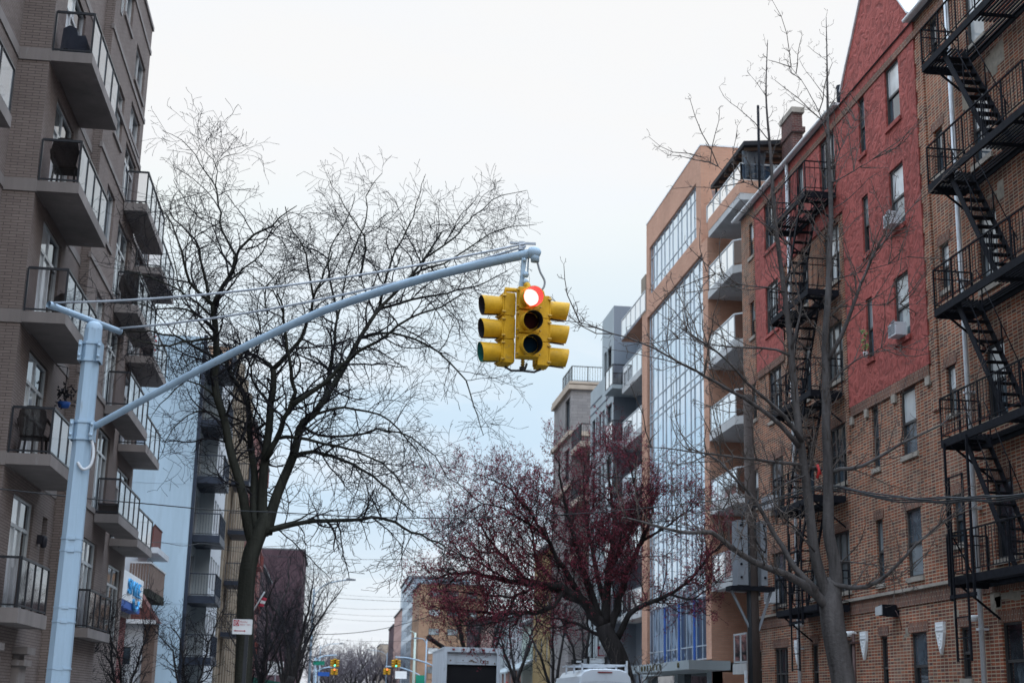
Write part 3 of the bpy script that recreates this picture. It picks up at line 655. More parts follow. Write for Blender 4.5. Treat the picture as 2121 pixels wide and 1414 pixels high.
# roof terrace with its canopy
m = MB(); m.box(14.0, 15.68, 47.7, 52.2, 19.66, 19.92); b = m.build('balcony', M['concL'], O)
m = MB(); m.box(13.99, 14.2, 47.69, 52.2, 19.922, 20.42); m.box(14.2, 17, 47.69, 47.9, 19.922, 20.42); m.build('parapet', M['brickO'], b)
m = MB(); railing(m, (14.06,47.75,20.42), (14.06,52.6,20.42), .66, 5, None, .025, .03); railing(m, (14.06,47.75,20.42), (15.3,47.75,20.42), .66, 1, None, .025, .03); railing(m, (15.35,47.75,20.42), (17,47.75,20.42), .66, 1, None, .025, .03); m.build('railing', M['alu'], b)
g = MB(); glasspanel(g, (14.06,47.8), (14.06,52.5), 20.46, 21.05); g.mi = 1; glasspanel(g, (14.1,47.75), (15.28,47.75), 20.46, 21.05); glasspanel(g, (15.4,47.75), (17,47.75), 20.46, 21.05); g.build('balcony_glass', [M['bglassL'], M['bluegl']], b)
m = MB(); railing(m, (13.95,63.6,19.75), (13.95,69.2,19.75), 1.0, 5, None, .02, .06); m.build('railing', M['alu'], O)
g = MB(); glasspanel(g, (13.95,63.65), (13.95,69.15), 19.82, 20.72); g.build('balcony_glass', M['bglassL'], O)
m = MB(); m.box(14.4, 17, 65.6, 66.6, 19.76, 22.2); m.build('bulkhead', M['tanst'], O)
cn = MB(); cn.prism([(14.05,47.3,21.62),(14.05,52.0,21.62),(17.5,52.0,22.0),(17.5,47.3,22.0)], (0,0,.16)); c_ = cn.build('terrace_canopy', M['canopy'], O)
m = MB()
for i in range(7): m.bar((14.15,47.6+i*.68,21.58), (17.4,47.6+i*.68,21.92), .07, .1)
m.build('beam', M['beam'], c_)
m = MB()
for x, y in ((14.2,47.9),(14.2,51.7),(17.2,47.9)): m.bar((x,y,20.4), (x,y,21.75), .08, .08)
m.build('post', M['dark'], c_)
def plastic(x0, y0, w_):
    g = MB(); n = 16
    for i in range(n):
        def pt(k, z, s): return (x0+w_*s*(k/n-.5), y0+(.06 if k % 2 else -.04), z)
        for za, zb, sa, sb in ((20.5,21.0,.55,.6),(21.0,21.55,.6,1.0)):
            g.face([pt(i,za,sa), pt(i+1,za,sa), pt(i+1,zb,sb), pt(i,zb,sb)])
    g.build('plastic_curtain', M['plastic'], c_)
plastic(14.35, 47.68, .6); plastic(14.75, 47.66, .5); plastic(14.3, 51.9, .5)
t_ = thing('yellow_board', (14.2,64.95,17.25), 'narrow yellow board standing at the end of a white balcony left of the glass wall', 'board')
m = MB(); m.prism([(14.12,64.86,17.24),(14.12,65.05,17.24),(14.1,65.07,18.1),(14.1,64.97,18.35),(14.1,64.86,18.1)], (.05,0,0)); m.build('panel', M['yel'], t_); m = MB(); m.bar((14.14,64.95,17.24),(14.4,64.95,17.24),.03,.02); m.build('foot', M['dark'], t_)
# entrance canopy with bronze letters
m = MB(); m.box(12.5, 14.0, 49.87, 60.2, 2.95, 3.27); e_ = m.build('entrance_canopy', M['grayl'], O)
def letters(parent, name, body, size, matn, p, rot, gap=0, depth=.02):
    me = text_mesh(body, size, M[matn], depth); o = bpy.data.objects.new(name, me); col.objects.link(o); o.parent = parent
    o.location = Vector(p)-wloc(parent); o.rotation_euler = rot; return o
for i, ch_ in enumerate('OVELLIT'): letters(e_, 'letter', ch_, .30, 'gold', (12.47, 57.6-i*.55, 3.0), (R(90),0,R(-90)))
letters(e_, 'letter', '81', .26, 'gold', (12.47, 51.45, 3.03), (R(90),0,R(-90)))
m = MB(); m.box(14.0, 15.4, 52.4, 64.5, 2.95, 3.3); m.box(14.02, 14.4, 52.4, 53.2, 0, 2.95); m.box(14.02, 14.4, 57.8, 58.4, 0, 2.95); m.box(14.02, 14.4, 63.8, 64.5, 0, 2.95); m.build('lobby_wall', M['grayl'], O)
m = MB(); m.face([(14.3,53.2,0),(14.3,64,0),(14.3,64,2.95),(14.3,53.2,2.95)]); m.build('lobby_glass', M['pA'], O)

# ================================================================== RIGHT: grey rendered apartment house
G = thing('apartment_building', (14, 72, 0), 'grey rendered apartment house with a blue grey stair tower behind the glass one', 'building')
m = MB(); hs = []
for z in (15.0, 12.1, 9.2, 6.3, 3.3):
    hs += [(72.0,73.4,z,z+2.1),(74.0,74.6,z,z+2.1),(75.0,75.7,z,z+2.1),(76.1,76.5,z,z+2.1),(76.75,77.75,z,z+2.1)]
tw = [(72.15,73.3,18.9,20.2),(73.5,74.2,18.2,20.2)]
facade(m, 'x', 14, -1, 71.5, 78.3, 0, 18.9, [h for h in hs]+[(72.15,73.3,18.9,18.9)], .15)
facade(m, 'x', 14, -1, 71.5, 74.8, 18.9, 22.2, tw, .15)
m.face([(14,74.8,18.9),(22,74.8,18.9),(22,74.8,22.2),(14,74.8,22.2)]); m.face([(14,71.5,22.2),(22,71.5,22.2),(22,74.8,22.2),(14,74.8,22.2)]); m.face([(14,74.8,18.9),(14,78.3,18.9),(22,78.3,18.9),(22,74.8,18.9)])
m.face([(14,78.3,0),(22,78.3,0),(22,78.3,18.9),(14,78.3,18.9)])
m.build('wall', M['grayl'], G)
m = MB(); m.face([(14,71.5,0),(22,71.5,0),(22,71.5,22.2),(14,71.5,22.2)]); facade(m, 'x', 15.2, -1, 69.6, 71.5, 0, 21.0, [(69.9,71.1,z,z+2.1) for z in (17.5,14.6,11.7,8.8)], .12); m.face([(15.2,69.6,21),(22,69.6,21),(22,71.5,21),(15.2,71.5,21)])
m.build('tower_wall', M['grayw'], G)
m = MB(); m.box(13.97, 14.05, 74.8, 78.3, 18.0, 18.06); m.box(13.97, 14.05, 71.5, 78.3, 17.5, 17.56); m.build('groove_trim', M['grayw'], G)
for h in hs+tw: window(G, 'x', 14, -1, h[0], h[1], h[2], h[3], 'plain', .1, 'dark', (pr.choice(['pA','pB']),))
for z in (17.5,14.6,11.7,8.8): window(G, 'x', 15.2, -1, 69.9, 71.1, z, z+2.1, 'twin', .08, 'dark', ('pA',))
for z in (17.45, 14.55, 11.65, 8.75, 5.85): balcony(G, 13.5, 15.18, 69.4, 71.4, z, .2, 1.05, 'grayl', 'dark', 'bglassL', 0, 2, endglass='bglass')

# ================================================================== RIGHT: beige stone house with dark balconies
Z = thing('apartment_building', (14, 85, 0), 'beige stone corner house with dark green balcony and roof railing', 'building')
m = MB(); hs = [(85.6,87.3,z,z+2.0) for z in (18.2,15.0,11.9,8.8,5.6)]
shell(m, 'x', 14, -1, 85, 92, 0, 20.6, 8, hs, .2); m.build('wall', M['stoneP'], Z)
m = MB()
for z in (20.1, 17.2, 13.9): m.box(13.8, 22, 84.8, 92.1, z+.45, z+.72)
m.box(13.85, 22.05, 84.85, 92.1, 20.9, 21.05); m.build('cornice', M['beige'], Z)
for h in hs: window(Z, 'x', 14, -1, *h, 'twin', .12, 'dark', ('pA','pB'))
m = MB(); railing(m, (14.0,84.9,21.05), (14.0,88.5,21.05), .95, 3, .16, .02, .05); railing(m, (14.0,84.9,21.05), (19,84.9,21.05), .95, 5, .16, .02, .05); m.build('railing', M['dark'], Z)
for z in (16.7, 13.5, 10.3):
    m = MB(); m.box(14.0, 15.6, 81.5, 84.99, z-.3, z); b = m.build('balcony', M['beige'], Z)
    m = MB(); railing(m, (14.04,81.54,z), (14.04,84.9,z), 1.05, 3, .1, .02, .05); railing(m, (14.04,81.54,z), (15.55,81.54,z), 1.05, 2, .13, .02, .05); m.build('railing', M['dark'], b)
m = MB(); m.box(15.6, 22, 78.4, 84.99, 0, 16.2); m.build('side_wing', M['brickP'], Z)

# ================================================================== RIGHT: smaller houses behind the maple
def house(loc, lab, wallm, y0, y1, h, x=14.0, deep=8, rows=2, ncol=3, flat=True, fr='frameL', ww=.95, wh=1.5, z00=1.2, st=2.9, roofm='roofg', name='house', over=True, sides=False):
    t_ = thing(name, loc, lab, 'building' if name != 'house' else 'house')
    d = -1 if x > 0 else 1; hs = []
    for r_ in range(rows):
        for k in range(ncol):
            yc = y0+(y1-y0)*(k+.5)/ncol; z = z00+st*r_
            if z+wh < h-.3: hs.append((yc-ww/2, yc+ww/2, z, z+wh))
    m = MB(); shell(m, 'x', x, d, y0, y1, 0, h, deep, hs, .15); m.build('wall', M[wallm], t_)
    for q in hs: window(t_, 'x', x, d, *q, 'sash', .1, fr, (pr.choice(['pA','pB','pD']),), None)
    if over:
        m = MB(); m.box(x+d*.25, x-d*deep, y0-.02, y1+.02, h, h+.22); m.build('roof', M[roofm], t_)
    return t_
house((14,93,0), 'tan brick apartment house coloured sunlit yellow, half hidden behind the red budding maple', 'brickY', 92.5, 100, 11.6, rows=4, ncol=3, name='apartment_building', z00=1.5)
h_ = house((14.2,101,0), 'pale green two storey house with a hipped porch, right of the white sided one', 'palegreen', 100.5, 107.4, 7.2, x=14.2, rows=2, ncol=3)
m = MB(); m.prism([(13.1,100.5,3.9),(13.1,107.4,3.9),(14.19,107.4,4.6),(14.19,100.5,4.6)], (0,0,.12)); m.build('porch_roof', M['grayl'], h_)
for y in (100.8, 103, 105.2, 107.2):
    m = MB(); m.box(13.15,13.3,y-.07,y+.07,0,3.9); m.build('porch_post', M['pink'], h_)
m = MB(); m.box(13.4,14.19,100.6,107.3,0,1.2); m.build('porch_base', M['brickD'], h_)
h_ = house((14.2,109,0), 'white sided two storey house to the right of the open truck', 'siding', 108, 116, 7.9, x=14.2, rows=2, ncol=3, fr='frame')
m = MB(); m.prism([(13.1,108,3.8),(13.1,116,3.8),(14.19,116,4.4),(14.19,108,4.4)], (0,0,.12)); m.build('porch_roof', M['grayl'], h_)
for y in (108.3, 110.8, 113.3, 115.8):
    m = MB(); m.box(13.15,13.3,y-.07,y+.07,0,3.8); m.build('porch_post', M['pink'], h_)
house((14.2,118,0), 'blue grey sided house directly above the right edge of the open truck', 'grayl', 117, 126, 8.8, x=14.2, rows=2, ncol=3)
house((14.6,128,0), 'dull red brick row house over the roof of the open truck', 'pink', 126.5, 138, 8.6, x=14.2, rows=2, ncol=4)
house((14.2,140,0), 'dark purple brick row house just before the far crossing', 'brickP', 139, 152, 9.5, x=14.2, rows=2, ncol=4)
t_ = thing('patio_umbrella', (13.6,106,0), 'folded red patio umbrella on the porch of the pale green house', 'umbrella')
m = MB(); m.lathe((12.9,105.6,1.4), (0,0,1), [(.05,-.6),(.3,0),(.34,.5),(.22,1.3),(.05,1.75),(0,1.8)], 9); m.build('canopy', M['red'], t_); m = MB(); m.tube([(12.9,105.6,.14),(12.9,105.6,1.4)], .03, 6); m.build('pole', M['frameL'], t_)
# far right, beyond the crossing
tb = house((14,233,0), 'tan brick apartment block with balconies far down on the right', 'brickTan', 233, 253, 20.0, rows=6, ncol=5, deep=10.5, name='apartment_building', z00=1.6, st=3.0, fr='dark', ww=1.4)
for r_ in range(6):
    for x in (15.6, 18.6, 21.6): window(tb, 'y', 233, -1, x, x+1.7, 2.0+r_*3.0, 4.0+r_*3.0, 'sash', -.03, 'frame', (pr.choice(['pB','pD','pE']),))
f_ = house((14,254,0), 'slim glass fronted tower with pale bands beyond the tan block', 'farglass', 253.2, 290, 22.5, rows=7, ncol=9, deep=10, name='apartment_building', z00=1.4, fr='frameL', ww=3.0, wh=1.9)
house((14,271,0), 'flat blue glass office block rising behind the tan block', 'farglass', 270, 300, 24.2, x=14.05, rows=0, deep=9, name='office_building')
house((14,291,0), 'pink brick block far down on the right', 'pink', 290.2, 324, 19.4, rows=6, ncol=8, deep=10, name='apartment_building', fr='dark')
house((14,325,0), 'narrow dark brown brick block farthest on the right', 'brickP', 324.2, 352, 18.0, rows=5, ncol=6, deep=10, name='apartment_building', fr='dark')
house((14.8,430,0), 'hazy pale low building closing the end of the street', 'beige', 430, 460, 17.5, x=14.8, rows=3, ncol=4, deep=30, name='building')

# ================================================================== LEFT: taupe brick apartment house with glass balconies (street faces X = -7.6 / -7.0)
L = thing('apartment_building', (-7, 30.4, 0), 'taupe brick apartment house with rows of glass railed balconies', 'building')
FL = [3.3, 6.47, 9.53, 12.49, 15.58, 18.6]
m = MB()
# nearest wall, set back
d1 = [(23.0,26.0,z+.05,z+2.45) for z in FL[1:]]+[(27.6,29.0,z+.9,z+2.3) for z in FL]
facade(m, 'x', -7.6, 1, 12, 30.4, 0, 23.2, d1, .2)
facade(m, 'y', 30.4, -1, -7.6, -6.92, 0, 23.2)                       # pier, face to the camera
d2 = [(31.6,33.8,z+.04,z+2.5) for z in FL]
facade(m, 'x', -6.92, 1, 30.4, 36.2, 0, 23.2, d2+[(34.9,35.5,4.2,5.7)], .14)
facade(m, 'y', 36.2, -1, -6.92, -6.68, 0, 23.2)
d3 = [(37.7,39.1,z,z+1.5) for z in (20.25,16.7,13.65,10.6,7.6,4.6)]+[(40.25,42.2,19.45,20.55),(40.25,42.2,17.75,18.7),(40.0,42.2,15.63,17.3),(40.0,42.2,12.54,14.9),(40.0,42.2,9.58,11.9),(40.0,42.2,6.52,8.85),(39.3,41.6,3.35,5.7)]
facade(m, 'x', -6.68, 1, 36.2, 42.85, 0, 22.2, d3, .16)
m.face([(-6.68,42.85,0),(-20,42.85,0),(-20,42.85,22.2),(-6.68,42.85,22.2)])
d4 = [(47.4,50.2,z+.05,z+2.4) for z in FL[:5]]
facade(m, 'x', -7.2, 1, 42.85, 51.0, 0, 16.2, d4, .12)
m.face([(-7.2,51,0),(-20,51,0),(-20,51,16.2),(-7.2,51,16.2)]); m.face([(-7.2,42.85,16.2),(-20,42.85,16.2),(-20,51,16.2),(-7.2,51,16.2)])
m.face([(-6.92,12,23.2),(-20,12,23.2),(-20,36.2,23.2),(-6.92,36.2,23.2)]); m.face([(-6.68,36.2,22.2),(-20,36.2,22.2),(-20,42.85,22.2),(-6.68,42.85,22.2)]); m.face([(-20,12,0),(-20,51,0),(-20,51,23.1),(-20,12,23.1)]); m.face([(-7.6,12,0),(-20,12,0),(-20,12,23.2),(-7.6,12,23.2)])
m.build('wall', M['brickT'], L)
m = MB()
for z in FL:
    m.box(-7.62, -6.9, 30.37, 31.5, z-.27, z+.02); m.box(-7.63, -7.57, 12, 30.36, z-.25, z+.0); m.box(-6.95, -6.9, 31.51, 36.19, z-.2, z)
for z in (21.35, 19.0, 17.45, 15.6, 12.55, 9.5, 6.45): m.box(-6.72, -6.645, 36.17, 42.87, z, z+.14)
m.box(-7.0, -6.63, 36.15, 42.9, 22.2, 22.32); m.box(-7.25,-7.14,42.9,51.05,16.2,16.3)
m.build('belt_course', M['conc'], L)
for (a, b, z0, z1) in d1: window(L, 'x', -7.6, 1, a, b, z0, z1, 'door' if b-a > 2 else 'plain', .12, 'alu', ('pC','pA','pE') if b-a > 2 else ('pB',))
ps = [('pE','pC','pA','pE','pB'),('pE','pC','pA','pE','pB'),('pE','pE','pA','pE','pB'),('pE','pD','pA','pD','pA'),('pE','pC','pD','pC','pA'),('pE','pE','pC','pE','pC')]  # pale panes here paint the sky reflected in the balcony doors
for i, (a, b, z0, z1) in enumerate(d2):
    if b-a > 2: window(L, 'x', -6.92, 1, a, b, z0, z1, 'door', .08, 'alu', ps[i])
for (a, b, z0, z1) in d3: window(L, 'x', -6.68, 1, a, b, z0, z1, 'door' if z1-z0 > 1.6 else 'twin', .09, 'frameL' if z1-z0 < 2 else 'alu', pr.choice([('pB','pD','pA','pB'),('pA','pB','pA','pA'),('pE','pB','pA','pB')]), None if z1-z0 > 1.6 else 'conc')
for (a, b, z0, z1) in d4: window(L, 'x', -7.2, 1, a, b, z0, z1, 'door', .07, 'alu', ('pB','pA','pA','pB','pA'))
for z in FL:                                                     # vents beside the wing windows
    m = MB(); m.box(-6.67, -6.65, 37.0, 37.25, z+1.3, z+1.75)
    for k in range(4): m.box(-6.655, -6.635, 37.02, 37.23, z+1.36+k*.1, z+1.39+k*.1)
    m.build('vent', M['frameL'], L)
bals = {}
for i, z in enumerate(FL):
    if i == 0: bals['a0'] = balcony(L, -6.33, -6.9, 30.42, 33.5, z, .3, 1.02, 'conc', 'dark', 'bglass', 0, 4)
    elif i < 5: bals['a%d' % i] = balcony(L, -6.0, -6.9, 30.42, 34.35, z, .24, .98, 'conc', 'dark', 'bglassL', 0, 4, endglass='bglass')
    if i < 5: bals['b%d' % i] = balcony(L, -6.0 if i else -6.3, -6.66, 40.5 if i else 39.0, 44.8 if i else 42.9, z, .24, .98, 'conc', 'dark', 'bglassL' if i else 'bglass', 0, 4, endglass='bglass')
    if 0 < i < 5: bals['c%d' % i] = balcony(L, -6.3, -7.18, 46.95, 50.8, z, .24, .98, 'conc', 'dark', 'bglassL', 0, 3, endglass='bglass')
    if i > 0: bals['d%d' % i] = balcony(L, -6.7, -7.58, 22.5, 26.85, z+(.25 if i == 4 else 0), .24, .98, 'conc', 'dark', 'bglassL', 0, 4, endglass='bglass')
# ground floor pilasters and recesses under the first slab
for y in (28.4, 30.0, 33.2):
    m = MB(); m.box(-7.3, -6.75, y, y+.7, 0, 2.2); m.box(-7.35, -6.65, y-.08, y+.78, 2.2, 2.32); m.box(-7.35, -6.6, y-.12, y+.82, 2.45, 2.6); m.box(-7.3,-6.8,y+.05,y+.65,2.32,2.45); m.build('pilaster', M['conc'], L)
m = MB(); m.box(-7.57, -7.4, 27.5, 30.3, 0, 2.3); m.build('garage_shade', M['void'], L)  # near-black block painting the shade inside the garage
def rvec4(r): return Vector((r.uniform(-1,1), r.uniform(-1,1), r.uniform(-1,1)))
# things kept on the balconies
def chair(loc, rot, lab, s=1.0):
    t_ = thing('balcony_chair', loc, lab, 'chair'); x, y, z = loc
    m = MB(); m.prism([(x-.25,y-.25,z+.42),(x+.25,y-.25,z+.42),(x+.27,y+.25,z+.42),(x-.27,y+.25,z+.42)], (0,0,.07)); m.build('seat', M['wicker'], t_)
    m = MB(); m.prism([(x-.24,y-.27,z+.45),(x-.30,y-.33,z+.78),(x-.27,y-.36,z+.98),(x-.12,y-.38,z+1.08),(x+.12,y-.38,z+1.08),(x+.27,y-.36,z+.98),(x+.30,y-.33,z+.78),(x+.24,y-.27,z+.45)], (0,.05,0)); m.build('backrest', M['wicker'], t_)
    for sx in (-1, 1):
        m = MB(); m.tube([(x+sx*.3,y-.32,z+.8),(x+sx*.34,y,z+.72),(x+sx*.3,y+.24,z+.62),(x+sx*.27,y+.24,z+.43)], .03, 6); m.build('armrest', M['wicker'], t_)
        for sy in (-1, 1):
            m = MB(); m.tube([(x+sx*.22,y+sy*.22,z+.42),(x+sx*.25,y+sy*.25,z)], .025, 6); m.build('leg', M['wicker'], t_)
    return t_
chair((-6.42, 30.95, 12.5), 0, 'dark high backed chair on the left balcony under the one with a covered grill')
t_ = thing('covered_grill', (-6.5,30.9,15.59), 'grill under a dark navy cover on the topmost full balcony at the left', 'grill')
m = MB(); m.prism([(-6.78,30.65,15.6),(-6.2,30.65,15.6),(-6.2,30.65,16.0),(-6.25,30.66,16.12),(-6.42,30.66,16.1),(-6.46,30.66,16.28),(-6.62,30.66,16.34),(-6.75,30.66,16.26)], (0,.5,0)); m.build('cover', M['cover'], t_)
m = MB(); m.lathe((-6.65,30.62,15.68), (0,1,0), [(.08,0),(.08,.04)], 10); m.build('wheel', M['rubber'], t_)
t_ = thing('flower_pot', (-6.6,47.3,12.5), 'pot of red flowers on a far left balcony behind the bare twigs', 'plant')
m = MB(); m.lathe((-6.55,47.3,12.5), (0,0,1), [(0,0),(.14,0),(.19,.3),(0,.3)], 10); m.build('pot', M['frame'], t_); m = MB(); lr = random.Random(14)
for k in range(70):
    c_ = Vector((-6.55+lr.gauss(0,.15),47.3+lr.gauss(0,.15),13.0+lr.gauss(0,.12))); e = rvec4(lr)*.06; f_ = e.orthogonal().normalized()*.05; m.face([c_-e,c_+f_,c_+e,c_-f_])
m.build('flowers', M['red'], t_)
chair((-6.35, 41.3, 12.5), 0, 'dark chair on the second far balcony from the top, behind twigs')
chair((-6.55, 31.2, 6.48), 0, 'dark chair on the near balcony just left of the arm clamp')
chair((-6.5, 33.2, 9.54), 0, 'dark chair behind the head of the mast pole, on the left balcony')
t_ = thing('storage_box', (-6.4,40.9,6.48), 'low dark storage box on the far balcony above the sloping mast arm', 'box')
m = MB(); m.box(-6.6,-6.1,40.7,41.2,6.5,6.72); m.build('body', M['wicker'], t_); m = MB(); m.box(-6.63,-6.07,40.67,41.23,6.73,6.79); m.build('lid', M['dark'], t_)
t_ = thing('wall_lantern', (-6.85,34.5,4.9), 'small black lantern on the brick beside the lowest left balcony doors', 'lamp')
m = MB(); m.box(-6.92,-6.8,34.45,34.6,5.0,5.2); m.build('bracket', M['black'], t_); m = MB(); m.lathe((-6.77,34.52,4.9), (0,0,1), [(.02,0),(.07,.03),(.08,.22),(.05,.28),(0,.3)], 8); m.build('lantern', M['black'], t_)
t_ = thing('hanging_basket', (-6.7,34.6,9.0), 'dark hanging plant with a blue pot beside the left balcony doors', 'plant')
m = MB(); m.lathe((-6.65,34.6,8.25), (0,0,1), [(0,0),(.12,.02),(.16,.15),(0,.15)], 10); m.build('pot', M['bluep'], t_)
m = MB(); lr = random.Random(4)
for k in range(60):
    c_ = Vector((-6.65+lr.gauss(0,.11),34.6+lr.gauss(0,.11),8.55+lr.gauss(0,.16))); e = Vector((lr.uniform(-1,1),lr.uniform(-1,1),lr.uniform(-1,1)))*.08; f_ = e.orthogonal().normalized()*.03; m.face([c_-e,c_+f_,c_+e,c_-f_])
m.tube([(-6.65,34.6,8.5),(-6.65,34.6,9.25),(-6.92,34.6,9.3)], .012, 5); m.build('foliage', M['twig'], t_)
m = MB()                                                          # string lights hang inside the near balcony glass
for k in range(26):
    y = 22.8+k*.155; n = 9
    pts = [(-6.76+.02*math.sin(k*3+j), y+.03*math.sin(j*1.7+k), 16.75-j*.095) for j in range(n)]; m.tube(pts, .006, 4)
    for p in pts[::2]: m.lathe(p, (0,0,-1), [(.014,0),(.016,.03),(0,.04)], 5)
tag(m.build('string_lights', M['dark']), 'strings of small lights hanging inside the balcony glass at the left edge', 'string lights')
t_ = thing('alarm_bell', (-6.68,36.7,2.6), 'red alarm bell beside the white mast, on the taupe wall', 'alarm bell')
m = MB(); m.lathe((-6.66,36.7,2.75), (1,0,0), [(0,.12),(.09,.11),(.15,.06),(.16,0)], 14); m.build('gong', M['red'], t_); m = MB(); m.box(-6.68,-6.58,36.62,36.78,2.45,2.62); m.build('base', M['frame'], t_)
t_ = thing('meter_box', (-6.68,36.7,2.0), 'small yellow and black box under the red alarm bell', 'box')
m = MB(); m.box(-6.68,-6.53,36.58,36.85,2.08,2.3); m.build('case', M['dark'], t_); m = MB(); m.box(-6.68,-6.52,36.6,36.83,1.9,2.075); m.build('door', M['yelD'], t_)

# ================================================================== LEFT: low shop with the smile sign, gabled house, blue block and the rest
S = thing('shop', (-8.4, 52, 0), 'low dark red brick shop carrying a white and blue roof sign', 'shop')
m = MB(); facade(m, 'y', 52, -1, -10.5, -7.95, 0, 4.5, [(-9.7,-9.35,1.2,3.4),(-8.6,-8.3,1.2,3.4)], .15); m.face([(-7.95,52,0),(-7.95,58,0),(-7.95,58,4.5),(-7.95,52,4.5)]); m.face([(-10.5,52,4.5),(-7.95,52,4.5),(-7.95,58,4.5),(-10.5,58,4.5)]); m.build('wall', M['brickD'], S)
for x0, x1 in ((-9.7,-9.35),(-8.6,-8.3)): window(S, 'y', 52, -1, x0, x1, 1.2, 3.4, 'plain', .06, 'frameL', ('pC',), None, .04)
m = MB(); m.box(-10.6,-7.8,51.85,58,4.5,4.68); m.box(-8.05,-7.75,51.9,52.3,3.9,4.5); m.build('cornice', M['stone'], S)
for x in (-9.1, -8.15):
    m = MB(); m.box(x-.18,x+.18,51.85,51.99,0,4.4); m.build('brick_pier', M['brickD'], S)
q = thing('roof_sign', (-7.6, 52, 4.7), 'white box sign with blue letters reading SMILE over a blue strip', 'sign')
m = MB(); m.box(-8.1,-7.4,51,58,4.93,5.95); m.build('panel', M['white'], q)
m = MB(); m.box(-8.0,-7.42,50.4,57.6,4.66,4.925); m.build('strip', M['bluep'], q)
me = text_mesh('SMiLE', 1.0, M['cyan'], .03); o = bpy.data.objects.new('lettering', me); col.objects.link(o); o.parent = q
o.location = Vector((-7.36,53.5,5.2))-wloc(q); o.rotation_euler = (R(90), 0, R(90)); o.scale = (1.45,.78,1)
m = MB(); m.tube([(-7.36,55.9+.8*math.cos(R(200+14*k)),5.25+.55*math.sin(R(200+14*k))) for k in range(11)], .06, 6); m.build('smile_mark', M['cyan'], q)
t_ = thing('terrace_fence', (-7.7, 61, 5.6), 'brown slatted terrace fence on a mossy slab behind the smile sign', 'fence')
m = MB(); m.box(-8.4,-7.55,60.9,66.6,5.55,5.88); m.build('slab', M['barkm'], t_)
m = MB()
for k in range(39): m.box(-7.6,-7.57,61+k*.14,61.11+k*.14,5.89,6.9)
for k in range(7): m.box(-8.4+k*.115,-8.31+k*.115,60.96,60.99,5.89,6.9)
m.build('slat_panel', M['brown'], t_)
m = MB(); m.bar((-7.58,60.95,6.95),(-7.58,66.6,6.95),.08,.06); m.bar((-8.4,60.98,6.95),(-7.6,60.98,6.95),.08,.06); m.build('top_rail', M['frameL'], t_)
m = MB(); m.box(-10.5,-8.4,61,66.6,0,5.5); m.build('support_wall', M['brickD'], t_)
H = thing('house', (-8.1, 59, 0), 'small white sided house with a red shingle gable behind the bare shrub', 'house')
m = MB(); m.box(-8.85,-7.4,59,60.4,0,4.5)
for k in range(27): m.box(-8.85,-7.39,58.985,59.0,.05+k*.165,.2+k*.165)
m.build('wall', M['siding'], H)
m = MB(); m.box(-7.39,-6.95,59.3,60.4,0,4.4); m.build('porch', M['brown'], H)  # brown block painted in for the shadow beside the siding
m = MB(); m.prism([(-9.0,58.8,4.45),(-6.85,58.8,4.45),(-7.66,58.8,5.62),(-8.2,58.8,5.62)], (0,1.6,0)); m.build('roof', M['roofR'], H)
m = MB(); m.box(-8.95,-6.9,58.7,58.82,4.36,4.52); m.build('fascia', M['white'], H)
window(H, 'y', 58.98, -1, -8.3, -7.75, 2.0, 3.5, 'sash', -.02, 'frameL', ('pB',))
H2 = thing('house', (-8.6, 66, 0), 'taller white house whose red dormer shows against the blue wall', 'house')
m = MB(); m.box(-12,-8.45,66.7,69,0,7.9); m.build('wall', M['siding'], H2)
m = MB(); m.prism([(-8.5,64.8,8.0),(-8.02,64.8,8.0),(-8.02,64.8,8.9)], (0,3,0)); m.face([(-8.55,64.75,7.95),(-8.0,64.75,9.0),(-8.0,68,9.0),(-8.55,68,7.95)]); m.build('dormer', M['roofR'], H2)
m = MB(); m.box(-8.9,-7.75,64.6,69,7.7,7.95); m.build('eave', M['siding'], H2)
# blue painted block
Bl = thing('apartment_building', (-7.1, 71, 0), 'tall block with a pale blue blank side wall and navy balconies', 'building')
m = MB(); facade(m, 'y', 71, -1, -22, -7.1, 0, 19.2); m.face([(-22,71,0),(-22,82,0),(-22,82,19.2),(-22,71,19.2)]); m.face([(-22,71,19.2),(-7.1,71,19.2),(-7.1,82,19.2),(-22,82,19.2)])
for k in range(6): m.box(-22,-7.1,70.99,71.0,3+k*2.9,3.03+k*2.9)
m.build('side_wall', M['blue'], Bl)
m = MB(); m.box(-7.12,-6.95,70.97,71.3,0,19.3); m.build('corner_post', M['navy'], Bl)
BF = [3.45, 6.36, 9.3, 12.2, 15.05, 17.9]
m = MB(); facade(m, 'x', -7.1, 1, 71.3, 75, 0, 19.2, [(72,74.5,z+.05,z+2.2) for z in BF[:5]], .15); facade(m, 'y', 75, -1, -7.1, -6.35, 0, 19.2)
m.build('recess_wall', M['grayl'], Bl)
m = MB(); hs = [(75.5+k*1.55,76.5+k*1.55,z+.7,z+2.3) for z in BF for k in range(4) if z+2.3 < 19]; facade(m, 'x', -6.35, 1, 75, 82, 0, 19.2, hs, .15); m.face([(-6.35,82,0),(-22,82,0),(-22,82,19.2),(-6.35,82,19.2)]); m.build('street_wall', M['siding'], Bl)
for h in hs: window(Bl, 'x', -6.35, 1, *h, 'sash', .1, 'frame', (pr.choice(['pA','pB']),))
for z in BF[:5]: window(Bl, 'x', -7.1, 1, 72, 74.5, z+.05, z+2.2, 'twin', .08, 'frameL', ('pB','pA'))
for z in BF:
    m = MB(); m.box(-7.08,-5.65,71.35,74.95,z-.35,z); b = m.build('balcony', M['navy'], Bl)
    m = MB(); railing(m, (-5.7,71.4,z), (-5.7,74.9,z), 1.05, 2, .13, .02, .06); railing(m, (-7.05,71.4,z), (-5.7,71.4,z), 1.05, 1, .13, .02, .06); m.build('railing', M['navy'], b)
